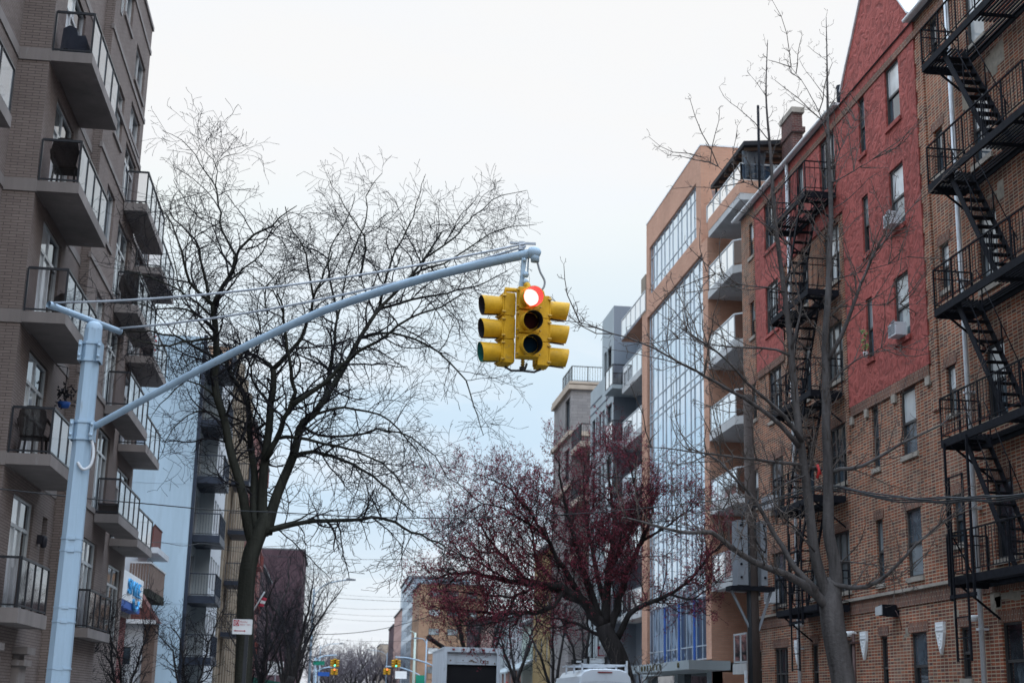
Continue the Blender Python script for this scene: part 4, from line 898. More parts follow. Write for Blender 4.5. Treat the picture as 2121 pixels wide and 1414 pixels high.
# tan striped block
Tn = thing('apartment_building', (-6.4, 83, 0), 'tan block with vertical pilaster stripes behind the tree trunk', 'building')
m = MB(); hs = [(84.2+k*2.2,85.3+k*2.2,z,z+1.6) for z in (1.4,4.3,7.2,10.1,13,15.9,18.8) for k in range(7)]; shell(m, 'x', -6.5, 1, 82.05, 100, 0, 21.4, 14, hs, .15); m.build('wall', M['brickTan'], Tn)
m = MB()
for k in range(9): m.box(-6.5,-6.25,82.1+k*2.2,82.75+k*2.2,0,21.5+.4*(k%2))
m.build('pilaster', M['tanst'], Tn)
for h in hs: window(Tn, 'x', -6.5, 1, *h, 'sash', .1, 'frameL', (pr.choice(['pA','pB','pD']),))
for z in (5.2, 8.1, 11.0, 13.9):
    m = MB(); m.box(-6.24,-5.2,84,87.5,z-.25,z); b = m.build('balcony', M['navy'], Tn)
    m = MB(); railing(m, (-5.25,84.05,z), (-5.25,87.45,z), 1.0, 2, .15, .02, .06); railing(m, (-6.2,84.05,z), (-5.25,84.05,z), 1.0, 1, .15, .02, .06); m.build('railing', M['navy'], b)
# red brick block with red fire escapes
Rb = house((-6.2,101,0), 'dark red brick block with red fire escapes behind the big bare tree', 'brickD', 100.5, 124, 20.5, x=-6.2, rows=6, ncol=7, deep=14, name='apartment_building', z00=1.5, st=3.1, fr='frameL')
m = MB()
for z in (4.5, 7.6, 10.7, 13.8, 16.9):
    m.box(-6.19,-5.2,103,107.5,z-.12,z); railing(m, (-5.22,103,z), (-5.22,107.5,z), .95, 4, .2, .02, .08); railing(m, (-6.15,103,z), (-5.22,103,z), .95, 1, .2, .02, .08)
    m.bar((-5.5,104,z), (-5.5,106.5,z-3.1 if z > 5 else z), .06, .15)
m.build('fire_escape', M['ironr'], Rb)
aw = MB(); aw.prism([(-6.18,112,3.2),(-3.4,112,2.75),(-3.4,112,2.45),(-6.18,112,2.45)], (0,6,0)); a_ = aw.build('awning', M['awn'], Rb)
m = MB()
for x, y in ((-3.5,112.1),(-3.5,117.9)): m.box(x-.1,x+.1,y-.1,y+.1,0,2.45)
m.build('awning_post', M['white'], a_)
house((-5.2,222,0), 'dark purple brick tower past the crossing on the left', 'brickP', 222, 250, 23.6, x=-4.75, rows=7, ncol=6, deep=14, name='apartment_building', z00=1.6, st=3.1, fr='frame')
house((-5.4,128,0), 'low brown brick block on the left before the crossing', 'brickP', 125, 144, 12.5, x=-6.2, rows=4, ncol=5, deep=10, name='apartment_building', z00=1.6)

# ================================================================== mast arm pole and its traffic signal
P = thing('traffic_signal_pole', (-3.02, 17, 0.14), 'pale blue grey octagonal mast pole with a long rising arm and guy cables', 'pole')
m = MB()
def octo(mb, c0, c1, r0, r1):
    mb.tube([c0, c1], [r0/math.cos(math.pi/8), r1/math.cos(math.pi/8)], 8, True, False)
octo(m, (-3.03,17,.14), (-3.01,17,5.86), .135, .098); m.lathe((-3.01,17,5.86), (0,0,1), [(.104,0),(.10,.06),(.06,.1),(0,.115)], 8)
octo(m, (-3.03,17,.14), (-3.03,17,.5), .2, .19)
m.build('shaft', M['poleP'], P)
for z in (2.42, 2.58, 3.22, 3.36, 1.9):
    b = MB(); r_ = .098+.037*(5.86-z)/5.7; octo(b, (-3.02,17,z), (-3.02,17,z+.016), r_+.006, r_+.006); b.box(-3.06+.02,-2.98+.02,16.87,16.9,z-.01,z+.03); b.build('band', M['poleP'], P)
arm = [(-2.94,17,4.66),(-2.1,16.49,5.06),(-1.21,15.94,5.455),(-.46,15.47,5.745),(-.08,15.23,5.86),(.7,14.74,6.035),(1.39,14.3,6.135),(1.88,13.97,6.185)]
# smooth the arm
def smooth(pts, n=6):
    v = [Vector(p) for p in pts]; o = []
    for i in range(len(v)-1):
        p0, p1, p2, p3 = v[max(i-1,0)], v[i], v[i+1], v[min(i+2,len(v)-1)]
        for k in range(n):
            s = k/n; o.append(.5*((2*p1)+(p2-p0)*s+(2*p0-5*p1+4*p2-p3)*s*s+(3*p1-p0-3*p2+p3)*s**3))
    return o+[v[-1]]
ap = smooth(arm); m = MB(); m.tube(ap, [0.041+.009*i/(len(ap)-1) for i in range(len(ap))], 16); arm_o = m.build('mast_arm', M['poleP'], P)
m = MB(); d = Vector((.83,-.55,-.03)).normalized(); m.lathe(Vector(arm[-1])-d*.04, d, [(.056,0),(.062,.01),(.062,.06),(.048,.10),(.02,.12),(0,.122)], 14); m.tube([Vector(arm[-1])+d*.02, Vector(arm[-1])+d*.02+Vector((0,0,-.1))], .045, 12); m.build('end_cap', M['poleP'], arm_o)
m = MB(); q = Vector(arm[-1])-d*.14; m.box(q.x-.03,q.x+.03,q.y-.03,q.y+.03,q.z+.04,q.z+.13); m.bar(q+Vector((-.12,.02,.12)), q+Vector((.14,-.06,.10)), .03, .02); m.build('cable_clamp', M['steelc'], arm_o)
# clamp at the foot of the arm, with bolts
def clamp(z, r_, h, name):
    m = MB(); octo(m, (-3.015,17,z-h), (-3.015,17,z-h+.03), r_+.02, r_+.02); octo(m, (-3.015,17,z+h-.03), (-3.015,17,z+h), r_+.02, r_+.02); octo(m, (-3.015,17,z-h+.03), (-3.015,17,z+h-.03), r_+.008, r_+.008)
    o = m.build(name, M['poleP'], P)
    for sx in (-1, 1):
        b = MB(); f = Vector((-3.015+sx*(r_+.01),17-.06,0)); b.box(f.x-.018,f.x+.018,16.86,17.1,z-h,z+h)
        for zz in (z-h*.55, z+h*.55): b.lathe((f.x,16.862,zz), (0,-1,0), [(.018,0),(.018,.02),(0,.022)], 6)
        b.build('flange', M['poleP'], o)
clamp(4.63, .107, .115, 'clamp'); clamp(5.58, .10, .12, 'clamp')
m = MB(); m.tube([(-3.47,16.55,6.03),(-2.76,17.42,5.66+.3)], .038, 12)
m.f.pop(-2); m.m.pop(-2); m.sm.pop(-2)
m.tube([(-3.47,16.55,6.03),(-3.40,16.635,6.022)], [.043,.043], 12, False); m.build('cross_arm', M['poleP'], P)
for a, b, lab in ((Vector((-3.42,16.58,6.06)), Vector((1.80,14.0,6.29)), 0), (Vector((-2.77,17.40,6.0)), Vector((1.80,14.0,6.26)), 1)):
    pts = [a.lerp(b, i/14)+Vector((0,0,-.14*4*(i/14)*(1-i/14))) for i in range(15)]; m = MB(); m.tube(pts, .013, 6); m.build('guy_cable', M['steelc'], P)
m = MB(); m.tube(smooth([(-2.93,16.93,4.6),(-2.86,16.9,4.4),(-2.87,16.88,4.22),(-2.95,16.86,4.16),(-3.02,16.86,4.24)], 5), .018, 8); m.build('conduit', M['pipeW'], P)

SG = thing('traffic_signal', (1.79, 14.0, 5.0), 'yellow three faced traffic signal hanging from the mast arm with its red lamp lit', 'traffic light')
A0 = R(5); cA, sA = math.cos(A0), math.sin(A0); CX, CY = 1.80, 14.02
def loc2(f, s, z, ang):
    """head frame: f along the facing direction, s sideways, about the hanger axis"""
    dx, dy = math.cos(ang), math.sin(ang); return (CX+dx*f-dy*s, CY+dy*f+dx*s, z)
ZT = 5.735; SH = .247
def head(ang, lit, ZT=ZT, inner_m=None, tilt=-.16):
    def PB(mb, f0, f1, s0, s1, z0, z1):
        mb.prism([loc2(f0,s0,z0,ang), loc2(f1,s0,z0,ang), loc2(f1,s1,z0,ang), loc2(f0,s1,z0,ang)], (0,0,z1-z0))
    hb = MB()
    for k in range(3):
        z1 = ZT-k*SH; z0 = z1-SH+.004; w_ = .112
        PB(hb, .13, .245, -w_, w_, z0, z1); PB(hb, .2452, .262, -w_+.006, w_-.006, z0+.006, z1-.006)
        PB(hb, .115, .13, -w_+.03, w_-.03, z0+.02, z1-.02)
    fd = Vector((math.cos(ang), math.sin(ang), tilt)).normalized()
    for k in range(3):
        zc = ZT-SH*(k+.5)
        for s in (-1, 1):
            for dz in (.085, -.085):
                c = loc2(.25, s*.118, zc+dz, ang); hb.mi = 1; hb.lathe(c, fd, [(0,-.02),(.012,-.02),(.012,.02),(0,.022)], 6)
    H = hb.build('signal_head', [M['yel'], M['yelD']], SG)
    bv = H.modifiers.new('bevel', 'BEVEL'); bv.width = .006; bv.segments = 2; bv.limit_method = 'ANGLE'
    for k in range(3):
        zc = ZT-SH*(k+.5); c = Vector(loc2(.262, 0, zc, ang))
        # tunnel visor, open at the bottom front: longer on top
        v = MB(); n = 28; ax = fd; up = Vector((0,0,1)); sd = up.cross(ax).normalized(); u2 = ax.cross(sd); r0, r1 = .098, .104; inner = []; outer = []
        rows = []
        for (rr_, mi) in ((r0, 0), (r0-.004, 1)):
            ring = []
            for t_ in (0, .5, 1):
                row = []
                for j in range(n+1):
                    a = R(-90-158)+R(316)*j/n if False else R(-90+20)+R(320)*j/n
                    ln = (.183+.028*(.5+.5*math.sin(a)))*t_; r_ = rr_+(.006*t_)
                    row.append(tuple(c+sd*(r_*math.cos(a))+u2*(r_*math.sin(a))+ax*(ln-.004)))
                ring.append(row)
            rows.append(ring)
        for mi, ring in enumerate(rows):
            v.mi = mi
            for i in range(2):
                for j in range(n):
                    q = [ring[i][j], ring[i][j+1], ring[i+1][j+1], ring[i+1][j]]; v.face(q if mi == 0 else q[::-1], True)
        v.mi = 0
        for j in range(n): v.face([rows[0][2][j], rows[0][2][j+1], rows[1][2][j+1], rows[1][2][j]])
        for e in (0, n): v.face([rows[0][0][e], rows[0][2][e], rows[1][2][e], rows[1][0][e]])
        v.build('visor', [M['yel'], M[inner_m[1] if inner_m and k == inner_m[0] else 'black']], H)
        l_ = MB(); l_.lathe(c+ax*.002, ax, [(.092,0),(.088,.006),(.06,.018),(.03,.024),(0,.026)], 24)
        l_.build('lens', M[lit[k]], H)
M['lensR'] = emit('lens_red_lit', (1.0,.155,.14), 7.5)
M['lensGl'] = pane('lens_green_unlit', (.01,.16,.13), .15, .5)
M['teal'] = mat('visor_inside_green', (.015,.13,.11), .6)
M['red_glow'] = mat('visor_red_glow', (.62,.03,.03), .5)  # red glow of the lit lamp painted onto the visor lining
head(R(-90)+A0, ('lensR','lensD','lensG'), ZT+.02, (0, 'red_glow')); head(R(180)+A0+R(6), ('lensD','lensD','lensGl'), ZT-.02, (2, 'teal'), -.05); head(R(0)+A0-R(2), ('lensD','lensD','lensG'), ZT-.02, None, -.05)
# spider brackets top and bottom, hanger, cable
def arm_bar(mb, ang, z, r_, f):
    mb.tube([loc2(0,0,z,ang), loc2(f,0,z,ang), loc2(f,0,z-.05,ang)], r_, 8)
m = MB()
for ang in (R(-90)+A0, R(180)+A0, A0): arm_bar(m, ang, ZT+.045, .024, .2)
m.lathe((CX,CY,ZT+.0), (0,0,1), [(.03,0),(.05,.02),(.05,.06),(.035,.08),(0,.085)], 12); m.lathe(loc2(.11,.0,ZT+.07,R(-90)+A0), (.1,-1,.2), [(.0,-.03),(.03,-.02),(.036,0),(.03,.03),(0,.045)], 12)
m.build('top_bracket', M['yel'], SG)
m = MB()
for ang in (R(-90)+A0, R(180)+A0, A0): m.tube([loc2(0,0,ZT-3*SH-.06,ang), loc2(.12,0,ZT-3*SH-.065,ang), loc2(.19,0,ZT-3*SH-.03,ang)], .012, 6)
m.lathe((CX,CY,ZT-3*SH-.06), (0,0,1), [(0,0),(.03,.005),(.035,.04),(0,.05)], 10); m.build('bottom_bracket', M['frame'], SG)
m = MB(); m.tube([(CX,CY,ZT-3*SH-.03),(CX,CY,ZT+.03)], .016, 8)
for k in range(26): m.box(CX-.02,CX+.02,CY-.02,CY+.02,ZT-.03-k*.028-.012,ZT-.03-k*.028)
m.build('centre_rod', M['yelD'], SG)
m = MB(); m.prism([(CX-.06,CY-.02,ZT+.06),(CX-.005,CY-.02,ZT+.06),(CX-.0,CY-.02,ZT+.25),(CX+.02,CY-.02,ZT+.40),(CX-.035,CY-.02,ZT+.40),(CX-.045,CY-.02,ZT+.2)], (0,.05,0))
m.lathe((CX+.0,CY-.03,ZT+.13), (.5,-1,0), [(.03,0),(.034,.02),(.02,.04),(0,.045)], 10); m.lathe((CX+.0,CY-.03,ZT+.21), (.5,-1,0), [(.03,0),(.034,.02),(.02,.04),(0,.045)], 10); m.lathe((CX-.01,CY-.03,ZT+.37), (0,-1,0), [(.018,0),(.018,.02),(0,.025)], 8)
m.tube([(CX+.03,CY,ZT+.2),(CX+.035,CY,ZT+.4)], .008, 6); m.build('hanger', M['poleP'], SG)
m = MB(); m.tube(smooth([(1.915,13.95,6.10),(1.95,13.95,5.98),(2.0,13.95,5.88),(1.985,13.95,5.80),(1.93,13.96,5.775),(1.86,13.98,5.80)], 6), .011, 8); m.build('feed_cable', M['acg'], SG)

# ================================================================== TREES: limb centre lines (x, y, z), start and end radius
LOCUST=[
([(-1.98,35.0,1.67),(-2.01,35.0,2.89),(-2.06,35.0,4.02),(-2.03,35.0,4.83),(-1.86,35.0,5.47)],.27,.25),
([(-1.93,35.0,5.12),(-2.12,34.93,5.63),(-2.28,34.82,6.37),(-2.43,34.76,6.82),(-2.65,34.68,7.42),(-2.83,34.58,8.14),(-3.03,34.5,8.63),(-3.13,34.44,9.11),(-3.12,34.37,9.62),(-3.17,34.29,10.23),(-3.28,34.2,10.91)],.15,.085),
([(-1.88,35.0,5.41),(-2.04,35.2,6.25),(-2.06,35.35,6.92),(-2.2,35.5,7.57),(-2.3,35.64,8.24),(-2.37,35.76,8.76),(-2.58,35.86,9.19),(-2.84,35.95,9.53),(-3.05,36.06,9.98),(-3.42,36.2,10.57)],.13,.05),
([(-1.74,35.0,5.42),(-1.82,35.06,6.22),(-1.84,35.12,7.02),(-1.81,35.16,7.66),(-1.78,35.2,8.19),(-1.79,35.24,8.71),(-1.74,35.27,9.25),(-1.79,35.3,9.63)],.16,.09),
([(-1.67,35.0,5.48),(-1.54,35.09,6.23),(-1.35,35.16,6.85),(-1.17,35.22,7.37),(-1.08,35.28,7.84),(-1.0,35.32,8.25),(-.72,35.37,8.53),(-.48,35.42,8.94),(-.18,35.49,9.5),(.08,35.55,10.03),(.34,35.62,10.63),(.8,35.72,11.46),(1.4,35.81,12.18),(1.94,35.91,12.97),(2.37,36.0,13.76)],.17,.03),
([(-1.79,35.3,9.63),(-1.92,35.48,9.82),(-2.15,35.71,9.99),(-2.52,36.07,10.21),(-2.99,36.5,10.27)],.06,.03),
([(-1.79,35.3,9.63),(-1.58,35.22,9.84),(-1.42,35.15,10.02),(-1.2,35.05,10.31),(-1.0,34.91,10.78),(-.86,34.75,11.35),(-.68,34.58,11.94),(-.45,34.4,12.54)],.08,.02),
([(-1.82,35.0,7.3),(-1.59,34.85,7.74),(-1.37,34.66,8.36),(-1.24,34.57,8.63),(-1.18,34.48,8.92),(-1.3,34.36,9.32),(-1.36,34.26,9.65),(-1.49,34.11,10.15),(-1.55,33.94,10.72),(-1.72,33.8,11.16)],.1,.025),
([(-1.21,34.0,8.48),(-.88,33.92,8.7),(-.48,33.81,8.99),(-.16,33.72,9.35),(.28,33.59,9.76),(.84,33.45,10.12),(1.51,33.28,10.59),(2.08,33.16,10.83),(2.75,33.0,11.19)],.08,.02),
([(-.48,35.7,9.0),(-.38,35.82,9.5),(-.37,35.94,10.0),(-.31,36.07,10.58),(-.25,36.23,11.28),(-.14,36.42,12.13),(-.05,36.6,12.92)],.08,.02),
([(-1.72,35.0,5.54),(-1.12,34.7,5.66),(-.66,34.48,5.74),(.03,34.15,5.76),(.71,33.81,5.8),(1.16,33.59,5.77),(1.66,33.31,5.51),(2.16,33.04,5.29),(2.6,32.8,5.08)],.085,.02),
([(-1.72,35.0,5.59),(-1.14,35.37,5.8),(-.8,35.6,6.0),(-.52,35.8,6.19)],.05,.02),
([(-1.17,35.2,7.37),(-.77,35.05,7.54),(-.17,34.84,7.39),(.43,34.62,7.13),(1.03,34.38,6.74),(1.39,34.2,6.38),(1.85,34.0,6.02)],.07,.015),
([(-1.59,34.8,7.78),(-1.25,34.69,7.83),(-.89,34.57,7.77),(-.33,34.38,7.61),(.29,34.17,7.5),(.99,33.91,7.13),(1.46,33.69,6.65),(1.7,33.5,6.12)],.06,.012),
([(-.72,35.5,8.55),(-.12,35.77,8.81),(.62,36.07,8.84),(1.39,36.41,8.56),(1.94,36.73,8.01),(2.35,37.0,7.5)],.05,.012),
([(-1.01,35.5,8.28),(-.56,35.38,8.03),(.16,35.21,7.97),(.87,35.04,8.16),(1.58,34.87,8.04),(2.31,34.65,7.49),(2.67,34.5,6.94)],.05,.012),
([(.34,35.8,10.68),(1.01,35.65,10.81),(1.75,35.49,10.68),(2.5,35.29,10.16),(3.06,35.11,9.52),(3.32,34.94,8.75),(3.5,34.8,8.12)],.05,.012),
([(.8,36.0,11.54),(1.48,35.8,11.72),(2.21,35.57,11.89),(2.95,35.36,12.01),(3.55,35.17,12.18),(4.03,35.0,12.49)],.05,.012),
([(1.41,36.0,12.23),(1.84,36.12,12.69),(2.61,36.28,13.06),(3.39,36.47,13.71),(4.19,36.64,14.24),(5.0,36.8,14.41)],.045,.01),
([(1.95,36.0,13.0),(2.6,36.33,13.62),(3.26,36.72,14.48),(3.94,37.06,15.21),(4.79,37.4,15.6)],.035,.01),
([(-.25,36.4,11.32),(-.41,36.55,12.02),(-.58,36.7,12.72),(-.49,36.88,13.59),(-.14,37.05,14.36),(.02,37.2,15.13)],.045,.01),
([(-.86,34.6,11.31),(-1.01,34.3,11.97),(-1.19,34.05,12.5),(-1.54,33.8,12.91),(-1.67,33.6,13.33)],.04,.01),
([(-.05,36.6,12.92),(.15,36.84,13.62),(.38,37.11,14.42),(.35,37.35,15.21),(.73,37.6,15.89)],.035,.01),
([(.26,36.2,12.42),(.38,35.95,13.08),(.33,35.82,13.44),(.06,35.67,13.74),(-.42,35.37,14.38),(-.69,35.2,14.75)],.04,.008),
([(.8,36.0,11.54),(.95,35.79,12.27),(1.16,35.58,13.01),(1.5,35.35,13.76),(1.71,35.14,14.5),(1.8,35.0,14.99)],.045,.008),
([(-1.55,34.0,10.73),(-1.77,33.64,11.11),(-2.11,33.32,11.3),(-2.45,33.0,11.48)],.03,.01),
([(-3.28,34.2,10.91),(-3.07,34.09,11.38),(-2.88,34.0,11.76),(-2.8,33.92,12.12),(-2.54,33.82,12.47),(-2.32,33.76,12.65),(-1.89,33.65,12.93),(-1.67,33.57,13.19),(-1.38,33.5,13.38)],.075,.01),
([(-2.8,33.9,12.12),(-2.99,33.96,12.42),(-3.2,34.03,12.8),(-3.26,34.1,13.18),(-3.36,34.16,13.56),(-3.45,34.23,13.95),(-3.86,34.34,14.52),(-4.15,34.44,15.03),(-4.46,34.51,15.3),(-4.94,34.6,15.56)],.04,.006),
([(-3.46,34.3,13.98),(-3.48,34.47,14.59),(-3.66,34.56,14.85),(-4.07,34.75,15.42),(-4.07,34.9,15.99)],.02,.005),
([(-3.48,34.5,14.61),(-3.36,34.4,14.84),(-2.88,34.22,14.94),(-2.58,34.1,15.05)],.015,.005),
([(-3.28,34.2,10.91),(-3.38,34.15,10.99),(-3.65,34.02,11.18),(-3.89,33.89,11.44),(-4.01,33.7,11.92),(-4.17,33.54,12.27),(-4.38,33.33,12.77),(-4.63,33.2,12.99)],.06,.012),
([(-3.39,34.2,11.05),(-3.53,34.27,11.62),(-3.68,34.34,12.14),(-3.79,34.4,12.58),(-4.11,34.45,12.83),(-4.31,34.49,13.05),(-4.55,34.53,13.33),(-4.44,34.6,13.88)],.05,.01),
([(-3.06,34.0,11.35),(-2.66,34.24,11.85),(-2.35,34.43,12.24),(-2.14,34.59,12.62),(-2.0,34.8,13.21)],.04,.01),
([(-1.99,35.0,10.98),(-2.11,35.2,11.4),(-2.01,35.48,12.0),(-1.68,35.73,12.42),(-1.23,36.0,12.73)],.03,.01),
([(-3.17,34.4,10.13),(-3.68,34.07,9.96),(-4.3,33.65,9.7),(-4.81,33.3,9.71),(-5.22,33.0,9.78)],.045,.01),
([(-3.13,34.5,9.65),(-3.59,34.5,9.87),(-4.07,34.5,10.11),(-4.54,34.5,10.2),(-5.12,34.5,10.23),(-5.68,34.5,10.02)],.05,.01),
([(-3.18,34.4,10.25),(-3.51,34.27,10.57),(-3.97,34.12,10.75),(-4.63,33.92,10.65),(-5.19,33.75,10.81),(-5.64,33.6,10.99)],.04,.01),
([(-3.23,34.3,10.59),(-3.73,33.83,10.92),(-4.27,33.36,11.12),(-4.79,32.93,11.2),(-5.19,32.6,11.19)],.04,.01),
([(-3.04,34.6,8.65),(-3.4,34.43,8.92),(-3.84,34.25,8.98),(-4.23,34.01,8.43),(-4.5,33.8,7.91)],.035,.008),
([(-2.84,34.7,8.16),(-3.26,34.64,8.37),(-3.7,34.58,8.22),(-4.11,34.5,7.71),(-4.32,34.4,6.98)],.03,.007),
([(-2.85,36.0,9.54),(-2.66,36.26,10.12),(-2.35,36.56,10.72),(-1.99,36.75,10.92),(-1.65,37.0,11.4)],.04,.01),
([(-3.42,36.2,10.57),(-3.98,36.36,11.23),(-4.43,36.52,12.03),(-4.63,36.67,12.86),(-4.89,36.8,13.56)],.035,.01),
([(-1.79,35.2,8.7),(-2.18,35.35,9.18),(-2.34,35.45,9.57),(-2.17,35.68,10.51),(-2.35,35.87,11.32),(-2.27,36.0,11.88)],.045,.01),
]
GINKGO=[
([(9.83,27.0,1.85),(9.77,27.0,2.38),(9.69,27.0,2.82),(9.62,27.0,3.27),(9.6,27.0,3.55)],.27,.235),
([(9.65,27.0,3.49),(9.72,27.02,4.36),(9.61,27.04,4.98),(9.63,27.06,5.62),(9.65,27.08,6.59),(9.64,27.09,7.12),(9.68,27.12,8.12),(9.7,27.14,8.98),(9.81,27.16,10.02),(9.88,27.19,11.07),(9.94,27.2,11.84),(9.94,27.24,13.29),(9.97,27.26,14.61),(10.0,27.29,15.75),(10.01,27.3,16.31)],.17,.008),
([(9.58,27.0,3.47),(9.46,26.98,3.94),(9.28,26.96,4.65),(9.2,26.93,5.42),(9.11,26.9,6.22),(9.0,26.87,7.05),(8.94,26.85,7.7),(8.85,26.81,8.85),(8.74,26.77,9.84),(8.62,26.74,10.85),(8.54,26.71,11.74),(8.49,26.68,12.78),(8.41,26.64,14.02),(8.46,26.6,15.29)],.15,.007),
([(9.53,27.0,3.55),(9.25,26.83,3.82),(8.76,26.61,4.07),(8.26,26.4,4.22),(7.84,26.22,4.34),(7.41,26.03,4.52),(6.91,25.78,4.8),(6.3,25.53,4.75),(5.66,25.26,4.85),(5.08,25.0,4.92)],.12,.015),
([(9.21,26.7,3.88),(8.83,26.81,4.31),(8.65,26.89,4.65),(8.46,26.97,5.02),(8.29,27.04,5.35),(8.0,27.14,5.82),(7.64,27.24,6.21),(7.37,27.31,6.5),(6.93,27.4,6.64)],.085,.015),
([(9.47,27.0,4.1),(9.81,26.86,3.98),(10.18,26.72,3.98),(10.46,26.6,4.13),(10.79,26.43,4.44),(11.14,26.22,4.86),(11.47,26.05,5.16),(11.8,25.89,5.43),(11.99,25.8,5.57)],.07,.01),
([(9.0,26.7,6.76),(8.59,26.44,7.18),(8.22,26.24,7.41),(7.69,25.97,7.74),(7.13,25.65,8.14),(6.59,25.38,8.39),(6.21,25.2,8.52)],.06,.01),
([(8.94,26.7,6.66),(8.38,26.39,7.1),(7.83,26.13,7.37),(7.5,25.98,7.48),(7.0,25.76,7.66),(6.64,25.59,7.79),(6.3,25.43,7.89),(5.53,25.07,8.13),(4.83,24.76,8.24),(4.06,24.4,8.33)],.065,.006),
([(9.72,27.1,8.55),(9.98,27.01,9.02),(10.16,26.92,9.48),(10.38,26.8,10.11),(10.6,26.69,10.68),(10.93,26.6,11.12),(11.31,26.49,11.61),(11.6,26.4,12.02)],.06,.008),
([(9.68,27.1,6.23),(9.82,27.02,6.3),(10.15,26.83,6.31),(10.47,26.63,6.46),(11.0,26.27,6.81),(11.48,25.96,7.04),(11.65,25.82,7.21),(12.01,25.6,7.32)],.06,.01),
([(9.48,27.0,6.28),(8.98,26.87,6.33),(8.41,26.72,6.35),(7.81,26.56,6.36),(7.15,26.39,6.38),(6.34,26.17,6.4),(5.74,26.0,6.39)],.055,.008),
([(8.84,26.8,8.53),(8.51,26.91,8.67),(8.03,27.07,8.7),(7.41,27.26,8.77),(7.11,27.36,8.89),(6.67,27.5,8.94)],.035,.006),
([(9.91,27.2,13.46),(9.76,27.15,13.9),(9.55,27.1,14.31),(9.27,27.04,14.71),(9.01,27.0,14.97)],.025,.004),
([(9.94,27.2,14.33),(9.73,27.31,14.7),(9.57,27.4,15.01),(9.44,27.5,15.38)],.014,.004),
([(9.97,27.2,15.21),(9.72,27.2,15.38),(9.53,27.2,15.53)],.01,.004),
([(9.95,27.2,12.41),(10.21,27.04,12.53),(10.47,26.88,12.68),(10.76,26.68,12.86),(11.04,26.5,13.0)],.025,.004),
([(9.96,27.2,12.19),(10.2,27.44,13.09),(10.43,27.56,13.57),(10.73,27.71,14.1),(10.93,27.8,14.44)],.025,.004),
([(8.45,26.6,13.01),(8.23,26.5,13.19),(8.02,26.41,13.38),(7.46,26.2,13.67),(7.27,26.1,13.87)],.02,.004),
([(8.41,26.6,13.98),(8.29,26.79,14.35),(8.12,27.0,14.74)],.012,.004),
([(8.48,26.6,12.61),(8.83,26.89,13.61),(8.92,27.0,14.0)],.015,.004),
([(8.5,26.6,11.56),(8.12,26.39,11.88),(7.56,26.18,11.97),(7.11,25.98,12.17),(6.67,25.8,12.27)],.025,.004),
([(8.55,26.6,11.05),(8.02,26.45,11.27),(7.49,26.31,11.39),(7.06,26.2,11.43)],.022,.004),
([(9.88,27.2,10.91),(9.64,27.34,11.36),(9.4,27.5,11.94),(9.23,27.6,12.29)],.02,.004),
([(9.91,27.2,11.81),(10.29,27.03,12.05),(10.65,26.83,12.43),(10.92,26.7,12.61)],.022,.004),
([(9.85,27.2,10.28),(10.24,27.07,10.37),(10.7,26.9,10.5),(11.16,26.74,10.64),(11.53,26.6,10.82)],.025,.004),
([(9.79,27.2,9.65),(10.38,26.94,9.7),(10.99,26.67,9.68),(11.59,26.4,9.64)],.025,.004),
([(8.71,26.7,9.81),(8.31,26.51,9.83),(7.74,26.25,9.77),(7.29,26.02,9.83),(6.84,25.8,9.88)],.03,.005),
([(8.84,26.7,8.66),(9.03,26.6,9.45),(8.93,26.56,9.83),(8.82,26.49,10.41),(8.56,26.4,11.08)],.035,.008),
([(9.67,27.1,8.0),(10.07,26.79,8.4),(10.48,26.53,8.61),(10.81,26.33,8.73),(11.36,26.0,8.53)],.03,.005),
([(9.04,26.7,6.09),(8.58,26.42,5.89),(7.85,25.93,5.46),(7.28,25.55,5.21),(6.73,25.2,5.19)],.03,.005),
([(9.23,26.8,4.63),(8.65,26.4,5.05),(8.2,26.17,5.05),(7.65,25.89,5.04),(7.1,25.6,5.0)],.03,.005),
([(9.68,27.0,4.5),(10.09,26.71,4.44),(10.47,26.44,4.36),(10.75,26.2,4.19)],.03,.005),
]
